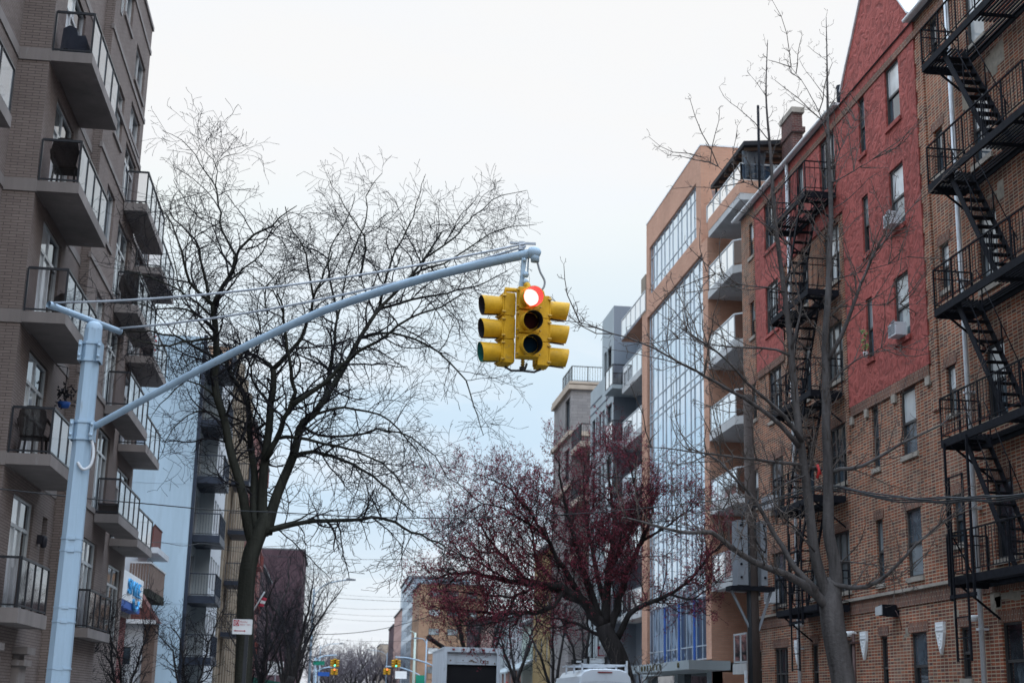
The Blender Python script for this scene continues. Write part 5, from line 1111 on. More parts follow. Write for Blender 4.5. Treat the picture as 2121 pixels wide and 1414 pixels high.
MAPLE=[
([(9.93,48.0,1.82),(9.73,48.0,2.84),(9.5,48.0,3.46),(9.27,48.0,3.84),(9.1,48.0,4.28)],.36,.3),
([(9.1,48.0,4.28),(8.69,47.85,4.56),(8.34,47.68,4.99),(7.64,47.43,5.4),(6.82,47.19,5.48),(5.82,46.88,5.5),(4.82,46.57,5.67),(3.85,46.26,5.69),(3.06,46.0,5.41)],.22,.02),
([(8.33,47.6,4.98),(7.36,47.48,5.28),(6.29,47.33,5.69),(5.51,47.2,6.39),(5.0,47.1,7.0),(4.49,47.0,7.6)],.13,.02),
([(9.15,48.0,4.23),(9.22,48.16,5.14),(9.35,48.33,6.14),(9.51,48.49,7.15),(9.54,48.69,8.35),(9.43,48.86,9.39),(9.42,49.0,10.27)],.18,.02),
([(9.27,48.0,4.01),(9.53,48.19,4.72),(9.76,48.35,5.3),(10.04,48.58,6.18),(10.61,48.87,7.23),(11.02,49.14,8.29),(11.25,49.4,9.37)],.16,.02),
([(9.58,48.0,3.86),(9.86,47.7,4.5),(10.24,47.46,4.89),(11.19,47.01,5.29),(11.8,46.65,5.82),(12.4,46.21,6.62),(12.75,46.0,6.93)],.12,.02),
([(8.93,48.0,4.4),(8.64,47.81,5.42),(8.18,47.59,6.52),(7.8,47.38,7.62),(7.5,47.18,8.72),(7.29,47.0,9.67)],.15,.02),
([(8.36,47.8,5.0),(7.66,47.4,6.0),(6.92,46.97,7.05),(6.21,46.59,7.94),(5.51,46.29,8.51),(4.67,46.0,8.83)],.12,.015),
([(7.65,47.5,5.4),(7.16,47.18,4.7),(6.15,46.8,4.49),(4.99,46.36,4.46),(4.02,45.98,4.5),(3.06,45.6,4.55)],.1,.015),
([(9.13,48.2,5.14),(8.81,48.85,6.99),(8.7,49.25,8.22),(8.67,49.65,9.47),(8.9,50.0,10.59)],.1,.015),
([(9.34,48.3,6.14),(9.96,48.21,7.3),(10.28,48.13,8.3),(10.09,48.06,9.29),(9.91,48.0,10.12)],.1,.015),
([(9.27,48.0,3.84),(8.84,48.36,4.02),(8.26,48.87,4.35),(7.66,49.34,4.52),(6.9,50.0,5.03)],.08,.015),
([(10.64,49.0,7.25),(11.41,48.6,7.73),(12.01,48.25,8.22),(12.3,48.0,8.7)],.06,.012),
([(11.19,47.0,5.29),(11.73,46.55,5.12),(12.25,46.03,5.49),(12.63,45.6,5.86)],.05,.01),
([(5.78,46.6,5.48),(4.96,46.47,5.91),(4.15,46.34,6.25),(3.19,46.2,6.52)],0.05,0.01),
([(6.99,47.4,7.1),(5.78,47.05,7.82),(4.78,46.8,8.07),(3.93,46.54,8.64),(3.43,46.4,8.84)],0.055,0.01),
([(7.64,47.4,5.39),(6.87,47.61,6.15),(6.55,47.84,7.3),(6.23,48.03,8.29),(5.9,48.2,9.14)],0.07,0.012),
([(6.77,46.8,5.45),(5.78,46.54,5.0),(4.81,46.29,5.03),(3.85,46.05,5.06),(2.9,45.8,5.17)],0.06,0.01),
([(6.07,46.2,4.45),(5.12,46.04,4.11),(4.18,45.88,4.0),(3.71,45.8,4.06)],0.035,0.01),
]


# ------------------------------------------------------------------ trees: limbs follow the skeletons above, smaller wood is grown from them
def rvec(r): 
    while True:
        v = Vector((r.uniform(-1,1), r.uniform(-1,1), r.uniform(-1,1)))
        if .05 < v.length < 1: return v.normalized()
def resample(pts, step):
    pts = smooth(pts, 5) if len(pts) > 2 else [Vector(p) for p in pts]
    o = [pts[0]]; acc = 0
    for a, b in zip(pts, pts[1:]):
        L_ = (b-a).length; acc += L_
        if acc >= step: o.append(b); acc = 0
    if (o[-1]-pts[-1]).length > 1e-4: o.append(pts[-1])
    return o
class Tree:
    def __init__(s, seed, P): s.r = random.Random(seed); s.P = P; s.big = MB(); s.tw = MB(); s.tips = []; s.n = 0
    def limb(s, pts, r0, r1, level, spawn=True, jit=0):
        p = resample(pts, .22 if r0 > .03 else .14); k = len(p)
        if jit:
            for i in range(1, k): p[i] = p[i]+rvec(s.r)*jit*min(1, i/4)
        rad = [r0+(r1-r0)*(i/(k-1))**.8 for i in range(k)]
        s.big.tube(p, rad, 10 if r0 > .1 else 7 if r0 > .03 else 5, True)
        if spawn: s.spawn(p, rad, level)
        return p
    def spawn(s, p, rad, level, f0=.12):
        P = s.P; r = s.r
        if level >= len(P['gap']): 
            return
        gap = P['gap'][level]; acc = r.uniform(0, gap); k = len(p)
        for i in range(1, k):
            seg = (p[i]-p[i-1]); acc += seg.length
            while acc > gap:
                acc -= gap*r.uniform(.7, 1.3)
                if i/k < f0 and level == 0: continue
                if rad[i] > P.get('maxr', .14) or (level == 0 and rad[i] < P.get('thin', 0) and r.random() < .6): continue
                t_ = seg.normalized(); side = rvec(r); side = (side-t_*side.dot(t_)).normalized()
                side = (side+Vector(P['bias'])*r.uniform(0,1.2)).normalized()
                d = (t_*P['fwd']*r.uniform(.4,1.4)+side).normalized()
                L_ = P['len'][level]*r.uniform(.45, 1.3)*(1-.35*i/k)*(min(1, .45+rad[i]/P.get('rfull', .04)) if level == 0 else 1)
                s.shoot(p[i], d, L_, min(rad[i]*.6, P['rad'][level]), level+1)
    def shoot(s, p0, d, L_, r0, level):
        P = s.P; r = s.r; st = max(.05, L_/P['seg'][level-1]); n = max(2, int(L_/st)); p = [Vector(p0)]; d = Vector(d); z = 1
        for i in range(n):
            d = (d+rvec(r)*P['wig']+Vector((0,0,P['up'][level-1]))).normalized(); p.append(p[-1]+d*st)
        r1 = max(P['rmin'], r0*.42); rad = [r0+(r1-r0)*i/n for i in range(n+1)]
        s.tw.tube(p, rad, 4 if r0 > .012 else 3, False, True); s.n += n
        s.tips.append((p[-1], d, level)); 
        if level >= 2: s.tips.append((p[len(p)//2], d, level))
        s.spawn(p, rad, level)
    def finish(s, name, label, loc, barkm, twigm, group=None, extra=None):
        t_ = thing(name, loc, label, 'tree', group); s.big.build('trunk', M[barkm], t_); s.tw.build('crown', M[twigm], t_)
        return t_
LOC_P = dict(gap=[.27,.19,.17], len=[1.7,.85,.42], rad=[.034,.018,.0112], seg=[10,6,4], wig=.24, up=[.0,-.03,-.02], fwd=.75, bias=(0,0,.2), rmin=.0058, maxr=.11, thin=.014)
T1 = Tree(5, LOC_P)
def bole(T, pts, a, b):
    """trunk that narrows away inside the fork instead of ending in a step"""
    p = resample(pts, .2); d = (p[-1]-p[-2]).normalized(); k = len(p); rad = [a+(b-a)*i/(k-1) for i in range(k)]
    for h, f in ((.12,.97),(.25,.86),(.40,.66),(.55,.4),(.62,.1)): p.append(p[k-1]+d*h); rad.append(b*f)
    T.big.tube([Vector((p[0].x,p[0].y,p[0].z-1.5))]+p, [a*1.25]+rad, 14)
bole(T1, LOCUST[0][0], .205, .20)
for i, (pts, a, b) in enumerate(LOCUST):
    if i: T1.limb(pts, a*(.76 if i < 1 else .86), b*.8, 0, i > 0, 0 if i < 5 else .03)
T1.finish('honey_locust', 'big bare tree with a mossy forked trunk behind the parking sign', (-2.1,35,.14), 'barkm', 'twig')
GIN_P = dict(gap=[.16,.13,.1], len=[.26,.08,.05], rad=[.009,.008,.006], seg=[4,1,1], wig=.28, up=[.12,.06,0], fwd=.6, bias=(0,0,.15), rmin=.0046, maxr=.085)
T2 = Tree(9, GIN_P)
def ginkgo_limb(T, pts, a, b, i):
    p = T.limb(pts, a*(.86 if a > .03 else .62), b*.8, 0, i > 0, 0 if i < 3 else .012)
    if i > 0 and a > .024 and len(p) > 6:      # a few long whippy side shoots, knobbly with spurs
        L_ = sum((y-x).length for x, y in zip(p, p[1:])); n = int(L_/(.22 if i > 2 else .34))
        for k in range(n):
            j = T.r.randrange(len(p)//5, len(p)-1 if i > 2 else int(len(p)*.72)); t_ = (p[j+1]-p[j]).normalized(); sd = rvec(T.r); sd = (sd-t_*sd.dot(t_)).normalized()
            d = (t_*.8+sd+Vector((0,0,.35))).normalized(); T.shoot(p[j], d, T.r.uniform(.5,1.6), .0125, 1)
bole(T2, GINKGO[0][0], .232, .228)
for i, (pts, a, b) in enumerate(GINKGO):
    if i: ginkgo_limb(T2, pts, a, b, i)
T2.finish('ginkgo', 'bare grey tree with two tall straight leaders in front of the red stucco', (9.7,27,.14), 'barkg', 'twigg')
m = MB(); g = Vector((9.35,26.85,6.35)); m.tube([g, g+Vector((.03,-.02,-.12)), g+Vector((-.02,-.02,-.28))], .03, 6); m.tube([g, g+Vector((.06,-.02,-.2))], .025, 6)
tag(m.build('red_ribbon', M['red']), 'scrap of red cloth tied to a fork of the bare grey tree', 'ribbon')
MAP_P = dict(gap=[.21,.17,.14], len=[1.75,.85,.40], rad=[.028,.012,.008], seg=[9,5,3], wig=.26, up=[.06,.05,.03], fwd=.8, bias=(0,0,.25), rmin=.005, maxr=.2)
T3 = Tree(21, MAP_P)
for i, (pts, a, b) in enumerate(MAPLE): T3.limb(pts, a, b, 0, i > 0, 0 if i < 1 else .05)
T3.big.lathe(MAPLE[0][0][0], (0,0,1), [(.48,-1.4),(.40,-.8),(.36,-.05)], 12)
t3 = T3.finish('red_maple', 'red budding maple with a dark leaning trunk before the glass house', (9.8,48,.14), 'bark', 'twigb')
m = MB(); r_ = T3.r
for (p, d, lv) in T3.tips:
    for q in range(4 if lv >= 2 else 1):
        if r_.random() < .88:
            c_ = p+rvec(r_)*r_.uniform(0,.10); s = r_.uniform(.016,.034); a, b, c = rvec(r_)*s, rvec(r_)*s, rvec(r_)*s
            m.face([c_+a, c_+b, c_-a]); m.face([c_+b, c_+c, c_-b])
m.build('buds', M['bud'], t3)
print('twig segs', T1.n, T2.n, T3.n, 'buds', len(T3.tips))
# smaller street trees, grown from the ground
def street_tree(seed, x, y, h, trunk, spread, name, label, barkm='bark', twigm='twig', lean=(0,0), group=None, stems=1, fork=.3, dens=1.0, rmin=.006, extra=None):
    P = dict(gap=[.42/dens,.28/dens,.22/dens], len=[max(1.0,h*.2),max(.5,h*.1),max(.25,h*.05)], rad=[.02,.010,.007], seg=[7,4,2], wig=.28, up=[.1,.07,.03], fwd=.9, bias=(0,0,.3), rmin=rmin, maxr=trunk*.55)
    T = Tree(seed, P); r = T.r
    for k in range(stems):
        b0 = Vector((x+(k-(stems-1)/2)*.35, y+r.uniform(-.1,.1), .1)); zf = h*fork*r.uniform(.85,1.15)
        top = b0+Vector((lean[0]*zf+(k-(stems-1)/2)*.4*stems, lean[1]*zf, zf)); T.limb([b0, b0.lerp(top,.5)+rvec(r)*.05, top], trunk, trunk*.8, 0, False)
        n = 5 if stems == 1 else 3
        for j in range(n):
            a = 6.283*(j+r.random()*.7)/n; q = Vector((math.cos(a)*spread*r.uniform(.5,1), math.sin(a)*spread*r.uniform(.5,1), (h-zf)*r.uniform(.6,1)))
            m1 = top+q*.35+Vector((0,0,(h-zf)*.08))+rvec(r)*.15; m2 = top+q*.7+Vector((0,0,(h-zf)*.06))+rvec(r)*.25
            T.limb([top-Vector((0,0,.2)), m1, m2, top+q], trunk*.5, .012, 0, True, .04)
    if extra: T.big.tube(smooth(extra), [.12]*((len(extra)-1)*6)+[.16], 8)
    return T.finish(name, label, (x,y,.1), barkm, twigm, group)
street_tree(31, -5.1, 45, 5.0, .10, 2.2, 'bare_shrub', 'low bare shrub tree in front of the white sided house', stems=4, fork=.2, dens=2.2)
street_tree(32, -2.0, 58, 7.4, .17, 2.6, 'street_tree', 'bare street tree just right of the mossy trunk, nearest of the left row', stems=2, fork=.3, dens=1.2)
street_tree(33, -2.1, 72, 8.0, .16, 2.8, 'street_tree', 'bare street tree second in the left row, before the purple tower', fork=.25, dens=1.2, group=None)
street_tree(34, -2.2, 92, 8.5, .16, 3.0, 'street_tree', 'bare street tree third in the left row by the blue lamp pole', fork=.28, dens=1.0, rmin=.008)
street_tree(35, -2.4, 118, 8.5, .16, 3.0, 'street_tree', 'bare street tree farthest in the left row before the crossing', fork=.28, dens=.9, rmin=.01)
street_tree(36, 9.9, 66, 6.6, .17, 2.6, 'street_tree', 'slanting bare trunk beyond the maple, left of the white van', lean=(-.55,0), fork=.34, dens=1.0)
street_tree(37, 9.9, 60, 7.0, .17, 2.2, 'street_tree', 'upright forked bare trunk between the truck and the van', fork=.3, stems=2, dens=1.0)
street_tree(38, 9.9, 97, 11.5, .26, 4.0, 'street_tree', 'dark twin trunk with a sawn off limb above the roof of the open truck', fork=.3, stems=2, dens=1.0, rmin=.009, extra=[(9.8,97,5.0),(8.4,90,4.6),(6.9,82,4.4),(6.0,78,4.5),(5.1,75.5,4.85)])
street_tree(39, 10.2, 47.5, 3.6, .06, 1.3, 'sapling', 'small bare sapling under the glass house canopy', 'barkg', 'twigg', fork=.45, dens=1.2)
fars = [(1.2,265,10),(4.5,285,11.5),(8.6,300,12.5),(-.8,300,12.0),(11.5,272,11.0),(3.0,330,14.0),(7.0,345,15),(-3.0,335,13),(.2,250,8.5),(10.8,330,14)]
base = None
for i, (x, y, h) in enumerate(fars):
    if base is None:
        P_ = dict(gap=[.6,.45,.4], len=[2.4,1.3,.6], rad=[.04,.03,.022], seg=[6,4,2], wig=.3, up=[.12,.08,.03], fwd=.9, bias=(0,0,.3), rmin=.02, maxr=.2); T = Tree(50, P_)
        T.limb([(x,y,0),(x,y,3)], .3, .26, 0, False)
        for j in range(9):
            a = j*.7; q = Vector((math.cos(a)*4*T.r.uniform(.5,1), math.sin(a)*4*T.r.uniform(.5,1), 7*T.r.uniform(.6,1))); b0 = Vector((x,y,2.8)); T.limb([b0, b0+q*.4+Vector((0,0,.5)), b0+q], .13, .03, 0, True, .1)
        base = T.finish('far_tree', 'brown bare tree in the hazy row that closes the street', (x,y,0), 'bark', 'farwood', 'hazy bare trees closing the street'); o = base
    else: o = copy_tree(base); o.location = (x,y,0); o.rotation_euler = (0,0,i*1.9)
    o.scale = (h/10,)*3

# ================================================================== utility pole, wires
U = thing('utility_pole', (9.68,32.5,.14), 'dark wooden utility pole carrying tall grey equipment boxes beside the white balconies', 'pole')
m = MB(); m.tube([(9.70,32.5,0),(9.67,32.5,4),(9.64,32.5,8.95)], [.155,.14,.11], 12); m.build('shaft', M['wood'], U)
m = MB()
for k in range(7): m.tube([(9.70+.13*math.cos(2.4+k*.22),32.5-.13*abs(math.sin(2.4+k*.22))-.02,.2),(9.66+.12*math.cos(2.4+k*.22),32.5-.12*abs(math.sin(2.4+k*.22))-.03,5.6)], .022, 5)
m.tube(smooth([(9.75,32.36,6.1),(9.95,32.3,5.6),(9.92,32.3,5.2),(9.72,32.33,5.5),(9.74,32.36,6.0)], 6), .02, 5); m.tube(smooth([(9.6,32.4,6.4),(9.4,32.3,6.0),(9.42,32.3,5.75)], 5), .018, 5); m.build('cables', M['wire'], U)
for x0, x1, nm in ((9.27,9.52,0),(9.83,9.98,1)):
    m = MB(); m.box(x0,x1,32.3,32.75,4.42,5.92); b = m.build('equipment_box', M['trans'], U)
    m = MB()
    for k in range(5): m.lathe((x0+.09,32.3,4.6+k*.3), (0,-1,0), [(.03,0),(.03,.02),(0,.03)], 8)
    m.build('bolts', M['iron'], b)
m = MB(); m.box(9.1,10.15,32.3,32.75,4.30,4.40); m.build('platform', M['iron'], U)
m = MB(); m.bar((9.15,32.45,4.3), (9.6,32.45,3.4), .06, .05); m.build('brace', M['trans'], U); m = MB(); m.bar((10.1,32.45,4.3), (9.78,32.45,3.4), .06, .05); m.build('brace', M['trans'], U)
def wire(pts, r_, label, n=1, sag=0):
    p = smooth(pts, 6); m = MB()
    for k in range(n):
        o = Vector((.03*math.sin(k*2.4), .02*math.cos(k*1.7), .025*(k-(n-1)/2))); m.tube([q+o+Vector((0,0,.012*math.sin(i*.9+k*1.3))) for i, q in enumerate(p)] if n > 1 else p, r_, 5)
    o_ = m.build('overhead_wire', M['wire'], None, tuple(pts[0])); return tag(o_, label, 'wire', None)
wire([(9.65,32.4,6.23),(9.78,28.5,6.12),(9.8,27,5.92),(9.85,24.5,5.39),(9.79,22.5,5.08),(9.8,21,4.9),(9.79,19.3,4.72),(9.8,15,4.6),(9.8,8,4.9)], .014, 'thick bundle of cables sagging past the brick wall from the utility pole', 4)
wire([(-7.38,25.0,5.1),(-4.52,26,5.01),(-3.55,27,5.08),(-2.4,28,5.14),(-1.31,28.5,5.2),(.62,29.5,5.3),(2.58,30.3,5.46),(5.35,31.2,5.77),(7.72,31.9,6.15),(9.6,32.5,6.5)], .011, 'single black wire crossing the whole street from the utility pole to the left balconies')
wire([(-6.9,47,6.2),(-6.3,52,6.9),(-5.9,57,7.3),(-5.4,60,7.72),(-4.5,66,8.2),(-2.2,72,9)], .012, 'black wire slanting across the pale blue side wall')
wire([(-6.2,70,8.6),(-3.08,70,8.27),(1.56,70,8.25),(7.22,70,8.64),(14,70,9.4)], .010, 'thin wire high across the street behind the maple crown')
wire([(-6.2,75,6.9),(1.03,75,6.67),(4.02,75,6.64),(7.8,75,6.81),(14,75,7.1)], .010, 'thin wire across the street above the tan block roofline')
wire([(-6.2,80,5.3),(-2.21,80,5.08),(.4,80,5.1),(3.02,80,5.49),(5.65,80,6.3),(8.85,80,7.51),(14,80,9.3)], .018, 'drooping thick wire rising to the right over the far signals')
for k, (y, z, d) in enumerate(((95,8.3,.15),(100,7.0,.3),(110,7.9,-.1),(120,6.4,.2),(130,9.6,.25))):
    wire([(-6.2,y,z+.5+d),(0,y,z),(5,y,z-.05),(14,y,z+.5)], .007+.001*k, ['faint far wire near the dark purple tower top','faint far wire just under the drooping thick one','faint far wire level with the tan block cornice','faint far wire lowest over the far signals','faint far wire highest in the street gap'][k])

# ================================================================== parking sign, flag, lamps, far signals
q = thing('parking_sign', (-1.9,33,.14), 'white parking sign with a red double arrow in front of the mossy trunk', 'sign')
m = MB(); m.box(-1.90,-1.82,33.0,33.06,.14,3.36); m.build('post', M['dark'], q)
m = MB(); m.prism([(x,32.98,z) for x, z in ((-2.175,3.0),(-1.765,3.0),(-1.75,3.015),(-1.75,3.32),(-1.765,3.335),(-2.175,3.335),(-2.19,3.32),(-2.19,3.015))], (0,.012,0)); pl = m.build('plate', M['white'], q)
m = MB()
for a in ((-2.18,-1.76,3.008,3.013),(-2.18,-1.76,3.322,3.327),(-2.182,-2.177,3.013,3.322),(-1.763,-1.758,3.013,3.322)): m.box(a[0],a[1],32.975,32.9795,a[2],a[3])
m.build('border', M['mull'], pl)
m = MB(); m.box(-2.17,-2.045,32.972,32.979,3.185,3.315); m.build('red_field', M['signred'], pl)
m = MB(); n = 24
for j in range(n):
    a, b = 6.2832*j/n, 6.2832*(j+1)/n; c = (-2.107,3.25)
    m.face([(c[0]+.055*math.cos(a),32.970,c[1]+.055*math.sin(a)),(c[0]+.055*math.cos(b),32.970,c[1]+.055*math.sin(b)),(c[0]+.045*math.cos(b),32.970,c[1]+.045*math.sin(b)),(c[0]+.045*math.cos(a),32.970,c[1]+.045*math.sin(a))])
m.bar((-2.145,32.968,3.287),(-2.07,32.968,3.213),.010,.002); m.build('ring', M['white'], pl)
def sign_text(body, size, matn, x, z):
    me = text_mesh(body, size, M[matn], .001); o = bpy.data.objects.new('lettering', me); col.objects.link(o); o.parent = pl; o.location = Vector((x,32.969,z))-wloc(pl); o.rotation_euler = (R(90),0,0)
sign_text('P', .085, 'white', -2.133, 3.222); sign_text('Monday', .052, 'signred', -2.03, 3.262); sign_text('8:30am - 10am', .040, 'signred', -2.03, 3.205)
m = MB(); m.box(-2.13,-1.91,32.972,32.979,3.072,3.086)
for s, x in ((-1,-2.155),(1,-1.885)): m.prism([(x,32.972,3.079),(x-s*.04,32.972,3.099),(x-s*.04,32.972,3.059)], (0,.006,0))
m.build('arrow', M['signred'], pl)
t_ = thing('flag', (-1.95,40,3.6), 'small red and white flag peeping from behind the mossy trunk', 'flag')
m = MB(); m.tube([(-2.3,40,3.6),(-1.85,40,4.45)], .02, 5); m.build('staff', M['frameL'], t_)
m = MB()
for k in range(3):
    m.mi = k % 2; z = 4.30-k*.08; m.face([(-1.90-k*.03,40,z),(-1.78-k*.03,40.05,z-.02),(-1.80-k*.03,40.02,z-.10),(-1.93-k*.03,40,z-.08)])
m.build('cloth', [M['signred'], M['white']], t_)
def lamp(x, y, h, arm, rise, lab, mt='poleP', r_=.11):
    t_ = thing('street_lamp', (x,y,.14), lab, 'street lamp'); m = MB(); m.tube([(x,y,.1),(x,y,h)], [r_,r_*.6], 8); m.build('pole', M[mt], t_)
    m = MB(); m.tube(smooth([(x,y,h-.5),(x+arm*.35,y,h+rise*.5),(x+arm,y,h+rise)], 6), .045, 6); m.build('arm', M[mt], t_)
    m = MB(); s = 1 if arm > 0 else -1; m.prism([(x+arm-s*.2,y-.14,h+rise-.08),(x+arm+s*.55,y-.14,h+rise-.05),(x+arm+s*.55,y-.14,h+rise+.05),(x+arm-s*.1,y-.14,h+rise+.12)], (0,.28,0)); m.build('lamp_head', M['trans'], t_)
lamp(-1.35,105,9.3,2.4,.75,'blue grey street lamp with a long arm, left of the street gap')
lamp(9.85,170,9.4,-.8,.15,'greenish street lamp post right of the pink block', 'palegreen', .2)
lamp(9.9,150,7.8,-1.0,.1,'thin grey street lamp post in front of the tan block')
lamp(-1.4,225,9.5,3.0,.4,'faint far street lamp over the left far trees')
lamp(9.8,250,9.5,-3.0,.4,'faint far street lamp over the middle far trees')
def sig_pole(x, y, pts, lab):
    t_ = thing('traffic_signal_pole', (x,y,.14), lab, 'pole'); m = MB(); m.tube([(x,y,.1),(x,y,pts[0][1]+.4)], .11, 8); m.build('shaft', M['poleP'], t_)
    m = MB(); m.tube(smooth([(a,y,b) for a, b in pts], 5), .07, 6); m.build('mast_arm', M['poleP'], t_)
sig_pole(-1.4,150,[(-1.4,5.3),(-.6,5.85),(.75,5.98)],'nearest far signal pole on the left, carrying a green signal')
sig_pole(-1.6,190,[(-1.6,5.0),(-.6,5.5),(.85,5.68)],'farther signal pole on the left, carrying a red signal')
sig_pole(11,145,[(11,4.0),(10.2,5.1),(8,5.72),(6.5,5.8)],'nearest far signal pole on the right with a curved arm')
sig_pole(11.8,185,[(11.8,4.4),(11.2,4.95),(9.04,5.68),(7.1,5.78)],'farther signal pole on the right with a curved arm')
M['lensGr'] = emit('lens_green_lit', (.10,1.0,.62), 3.0); M['lensRf'] = emit('lens_red_lit_far', (1.0,.22,.10), 3.0)
for x, y, z, st, lab in ((.57,150,5.2,'g','small far yellow signal showing green, upper one at the left of the gap'),(.72,190,5.05,'r','small far yellow signal showing red, lower one at the left of the gap'),(6.59,145,5.2,'g','small far yellow signal showing green, upper one at the right of the gap'),(7.29,185,5.15,'r','small far yellow signal showing red, lower one at the right of the gap')):
    c = copy_tree(SG); c['label'] = lab; c['group'] = 'far traffic signals at the crossing'; c.location = SG.location+Vector((x-CX, y-CY, z-(ZT-1.5*SH))); c.rotation_euler = (0,0,0)
    hd = [k for k in c.children if k.name.startswith('signal_head')][0]; ln = sorted([k for k in hd.children if k.name.startswith('lens')], key=lambda o: o.name)
    for k, o in enumerate(ln):
        o.data = o.data.copy(); o.data.materials.clear(); o.data.materials.append(M[('lensRf' if st == 'r' else 'lensD') if k == 0 else 'lensD' if k == 1 else ('lensGr' if st == 'g' else 'lensG')])
def plate(nm, x0, x1, y, z0, z1, mt, lab, post=None, bars=0):
    t_ = thing(nm, ((x0+x1)/2,y,.14), lab, 'sign'); m = MB(); m.box(x0,x1,y-.02,y+.02,z0,z1); m.build('plate', M[mt], t_)
    m = MB(); p = post if post is not None else (x0+x1)/2; m.tube([(p,y+.06,.1),(p,y+.06,z1)], .05, 6); m.build('post', M['trans'], t_)
plate('street_sign', -1.6,-.45,149.5,4.95,5.35,'green','green street name plate on the left before the far crossing', -1.4)
plate('street_sign', -1.2,.1,168,4.15,4.6,'bluep','small blue plate under the lower left far signal', -1.1)
plate('billboard', 8.6,10.1,190,4.4,5.35,'white','white board on a post, right of the lower right far signal')
plate('shop_sign', 10.2,11.4,172,3.4,4.6,'green','green shop board right of the white board by the truck')
plate('shop_sign', 11.3,13.0,160,3.8,4.6,'signred','small red and white shop board against the truck side')
plate('shop_sign', -4.6,-3.4,112,3.3,4.3,'white','pale shop board above the green awning on the left')
# ================================================================== truck and van
K = thing('box_truck', (5.56,57,0), 'white box truck with its rear door rolled up on a black load space', 'truck')
x0, x1, y0, y1, zb, zt = 4.48, 6.66, 57.0, 63.6, 1.0, 3.74
m = MB(); m.box(x0,x0+.04,y0+.06,y1,zb,zt-.05); m.box(x1-.04,x1,y0+.06,y1,zb,zt-.05); m.box(x0+.04,x1-.04,y1-.04,y1,zb,zt-.05); m.box(x0+.04,x1-.04,y0+.06,y1-.04,zb,zb+.05); m.box(x0-.02,x1+.02,y0+.03,y1+.02,zt-.05,zt)
for k in range(9): m.box(x0-.008,x0,y0+.5+k*.7,y0+.53+k*.7,zb,zt-.1)
m.build('box', M['truckw'], K)
m = MB(); m.box(x0-.02,x0+.11,y0,y0+.06,zb-.1,zt); m.box(x1-.11,x1+.02,y0,y0+.06,zb-.1,zt); m.box(x0+.11,x1-.11,y0,y0+.06,zt-.19,zt); m.box(x0+.11,x1-.11,y0,y0+.06,zb-.1,zb+.02); m.build('rear_frame', M['truckw'], K)
m = MB(); m.box(x0+.1,x1-.1,y0+.10,y0+.14,3.08,zt-.2)
for x in (x0+.75, x0+1.4): m.box(x,x+.012,y0+.09,y0+.10,3.08,zt-.2)
dr = m.build('roll_door', M['truckw'], K)
M['rust'] = mat('rust_stain', (.16,.09,.05), .9, var=.5, scale=12)
m = MB(); rr = random.Random(8)
for (x, z, w_, h) in ((5.45,3.2,.22,.03),(5.5,3.24,.12,.03),(5.62,3.17,.15,.03),(5.9,3.16,.04,.12),(6.02,3.14,.05,.1),(6.10,3.2,.13,.025),(6.1,3.13,.13,.02),(6.2,3.13,.03,.1),(4.7,3.2,.06,.05),(6.45,3.12,.05,.05),(5.2,3.22,.05,.03)): m.box(x,x+w_,y0+.088,y0+.0895,z,z+h)
m.box(4.95,6.2,y0+.0885,y0+.0893,3.155,3.16); m.build('rust_mark', M['rust'], dr)
m = MB(); m.box(x0+.05,x1-.05,y0+.16,y0+5,zb+.06,3.07); m.build('load_shade', M['void'], K)  # solid near-black block painting the shade inside the truck box
for k in range(5):
    m = MB(); x = x0+.3+k*.395; m.box(x,x+.1,y0-.02,y0,zt-.12,zt-.06); m.build('marker_lamp', M['tail'], K)
m = MB(); m.box(x0+.2,x1-.2,y1+.3,y1+2.0,.7,2.6); m.build('cab', M['truckw'], K)
m = MB(); m.box(x0+.6,x1-.6,y0+.2,y1+1.9,.55,.95); m.build('chassis', M['iron'], K)
for x in (x0+.12, x1-.12):
    for y in (y0+1.4, y1+1.0):
        m = MB(); m.lathe((x-.14,y,.48), (1,0,0), [(0,0),(.3,0),(.47,.03),(.48,.14),(.47,.25),(.3,.28),(0,.28)], 18); m.build('wheel', M['rubber'], K)
V = thing('van', (8.4,44,0), 'white van with a loaded roof rack parked in front of the maple trunk', 'van')
def vsec(y, s=1.0, zt=2.74, dx=0):
    return [(8.42+dx+sx*w_*s, y, z) for sx, w_, z in ((-1,.95,.55),(-1,.97,1.2),(-1,.90,1.75),(-1,.83,2.25),(-1,.77,2.5),(-1,.66,zt-.08),(-1,.45,zt-.01),(0,0,zt),(1,.45,zt-.01),(1,.66,zt-.08),(1,.77,2.5),(1,.83,2.25),(1,.90,1.75),(1,.97,1.2),(1,.95,.55))]
m = MB(); secs = [vsec(44.0,.985,2.71), vsec(44.05,1.0), vsec(46,1.0), vsec(48.2,1.0), vsec(48.9,.97,2.6)]
for a, b in zip(secs, secs[1:]):
    for i in range(len(a)-1): m.face([a[i], a[i+1], b[i+1], b[i]], True)
m.face(secs[0][::-1]); m.face(secs[-1]); m.prism([(7.6,48.9,.6),(9.25,48.9,.6),(9.25,50.2,.6),(7.6,50.2,.6)], (0,0,.75)); m.build('body', M['vanw'], V)
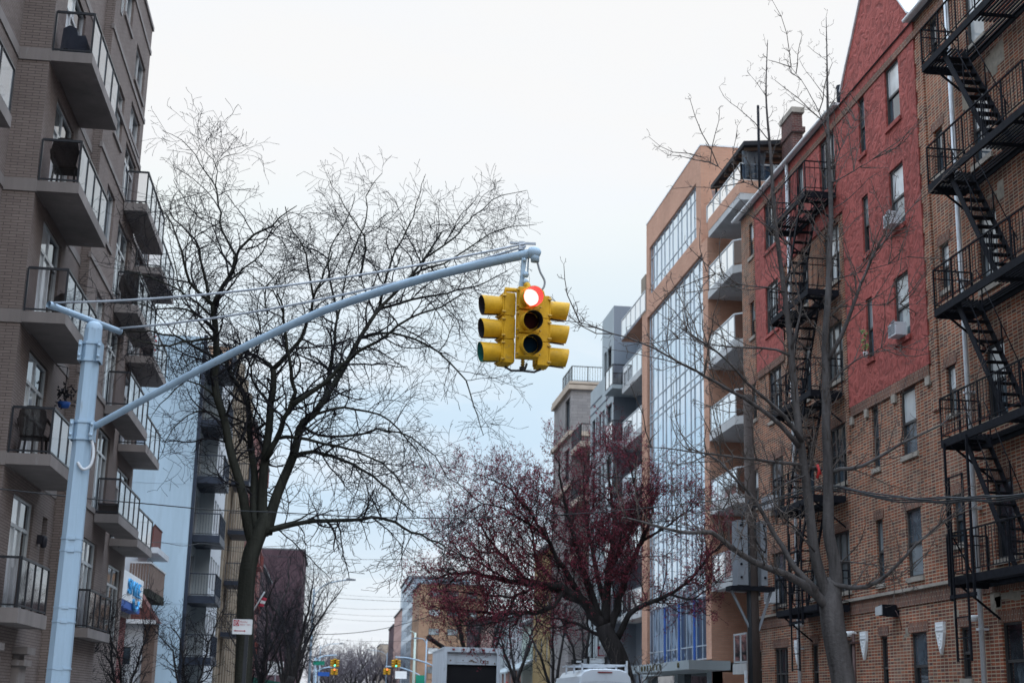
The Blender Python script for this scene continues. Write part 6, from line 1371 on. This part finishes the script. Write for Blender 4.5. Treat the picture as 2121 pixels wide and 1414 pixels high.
for s in (-1, 1):
    d = MB(); d.prism([(8.42+s*.012,43.985,.75),(8.42+s*.90,43.985,.75),(8.42+s*.855,43.985,1.75),(8.42+s*.79,43.985,2.25),(8.42+s*.70,43.985,2.52),(8.42+s*.58,43.985,2.58),(8.42+s*.012,43.985,2.60)], (0,.012,0)); do = d.build('rear_door', M['vanw'], V)
    g = MB(); g.prism([(8.42+s*.10,43.978,1.55),(8.42+s*.80,43.978,1.55),(8.42+s*.74,43.978,2.14),(8.42+s*.10,43.978,2.16)], (0,.006,0)); g.build('window', M['pA'], do)
    c = MB(); c.bar((8.42+s*.02,43.98,2.36),(8.42+s*.74,43.98,2.33),.006,.008); c.build('crease', M['mull'], do)
    t = MB(); t.box(8.42+s*.86,8.42+s*.93,43.97,44.02,1.2,1.7); t.build('tail_lamp', M['tail'], V)
m = MB(); m.box(8.17,8.62,43.965,43.99,2.615,2.65); m.build('stop_lamp', M['tail'], V)
for k, (ya, yb) in enumerate(((44.3,45.7),(45.85,47.2),(47.35,48.5))):
    m = MB(); m.prism([(7.55,ya,1.75),(7.55,yb,1.75),(7.615,yb,2.22),(7.615,ya,2.22)], (-.012,0,0)); m.build('side_window', M['pB'], V)
m = MB()
for y in (44.3, 45.8, 47.3): m.bar((7.72,y,2.86),(9.12,y,2.86),.05,.05)
for x in (7.72, 9.12): m.bar((x,44.15,2.86),(x,47.9,2.86),.04,.04)
for y in (44.3, 45.8, 47.3):
    for x in (7.74, 9.10): m.bar((x,y,2.55),(x,y,2.9),.05,.05)
m.bar((9.12,44.2,2.6),(9.12,44.2,3.0),.05,.05); m.build('roof_rack', M['vanw'], V)
for x in (7.7, 9.14):
    for y in (44.9, 48.4):
        m = MB(); m.lathe((x-.1 if x > 8 else x-.1,y,.36), (1,0,0), [(0,0),(.22,0),(.35,.02),(.36,.1),(.35,.18),(.22,.2),(0,.2)], 16); m.build('wheel', M['rubber'], V)
t_ = thing('step_ladder', (8.2,44.6,2.9), 'short folded grey ladder lying across the roof rack of the white van', 'ladder')
m = MB()
for z in (2.94, 3.04): m.bar((7.95,44.35,z),(8.45,44.35,z),.05,.03); m.bar((7.95,47.0,z),(8.45,47.0,z),.05,.03)
for x in (7.98, 8.42): m.bar((x,44.3,2.99),(x,47.1,2.99),.04,.12)
for k in range(9): m.bar((7.98,44.6+k*.3,3.0),(8.42,44.6+k*.3,3.0),.03,.03)
m.build('frame', M['alu'], t_); m = MB()
for x in (7.93, 8.47): m.box(x-.03,x+.03,44.25,44.4,2.88,3.1)
m.build('feet', M['rubber'], t_)
t_ = thing('tool_case', (7.75,45,2.9), 'dark toolbox strapped on the left side of the van roof rack', 'box'); m = MB(); m.box(7.55,7.85,44.7,45.2,2.88,3.02); m.build('case', M['rubber'], t_); m = MB(); m.box(7.62,7.78,44.68,44.7,2.92,2.98); m.build('latch', M['alu'], t_)
t_ = thing('parking_sign', (9.2,49.5,0), 'white parking sign with red marks leaning above the van roof', 'sign')
m = MB(); m.prism([(9.18,49.5,3.15),(9.5,49.5,3.23),(9.44,49.5,3.72),(9.14,49.5,3.62)], (0,.02,0)); pl2 = m.build('plate', M['white'], t_); m = MB()
m.box(9.18,9.27,49.49,49.497,3.53,3.63); m.box(9.2,9.225,49.49,49.497,3.30,3.53); m.box(9.225,9.42,49.49,49.497,3.30,3.33)
m.build('red_mark', M['signred'], pl2); m = MB(); m.tube([(9.45,49.56,.1),(9.4,49.56,3.5)], .03, 6); m.build('post', M['trans'], t_)
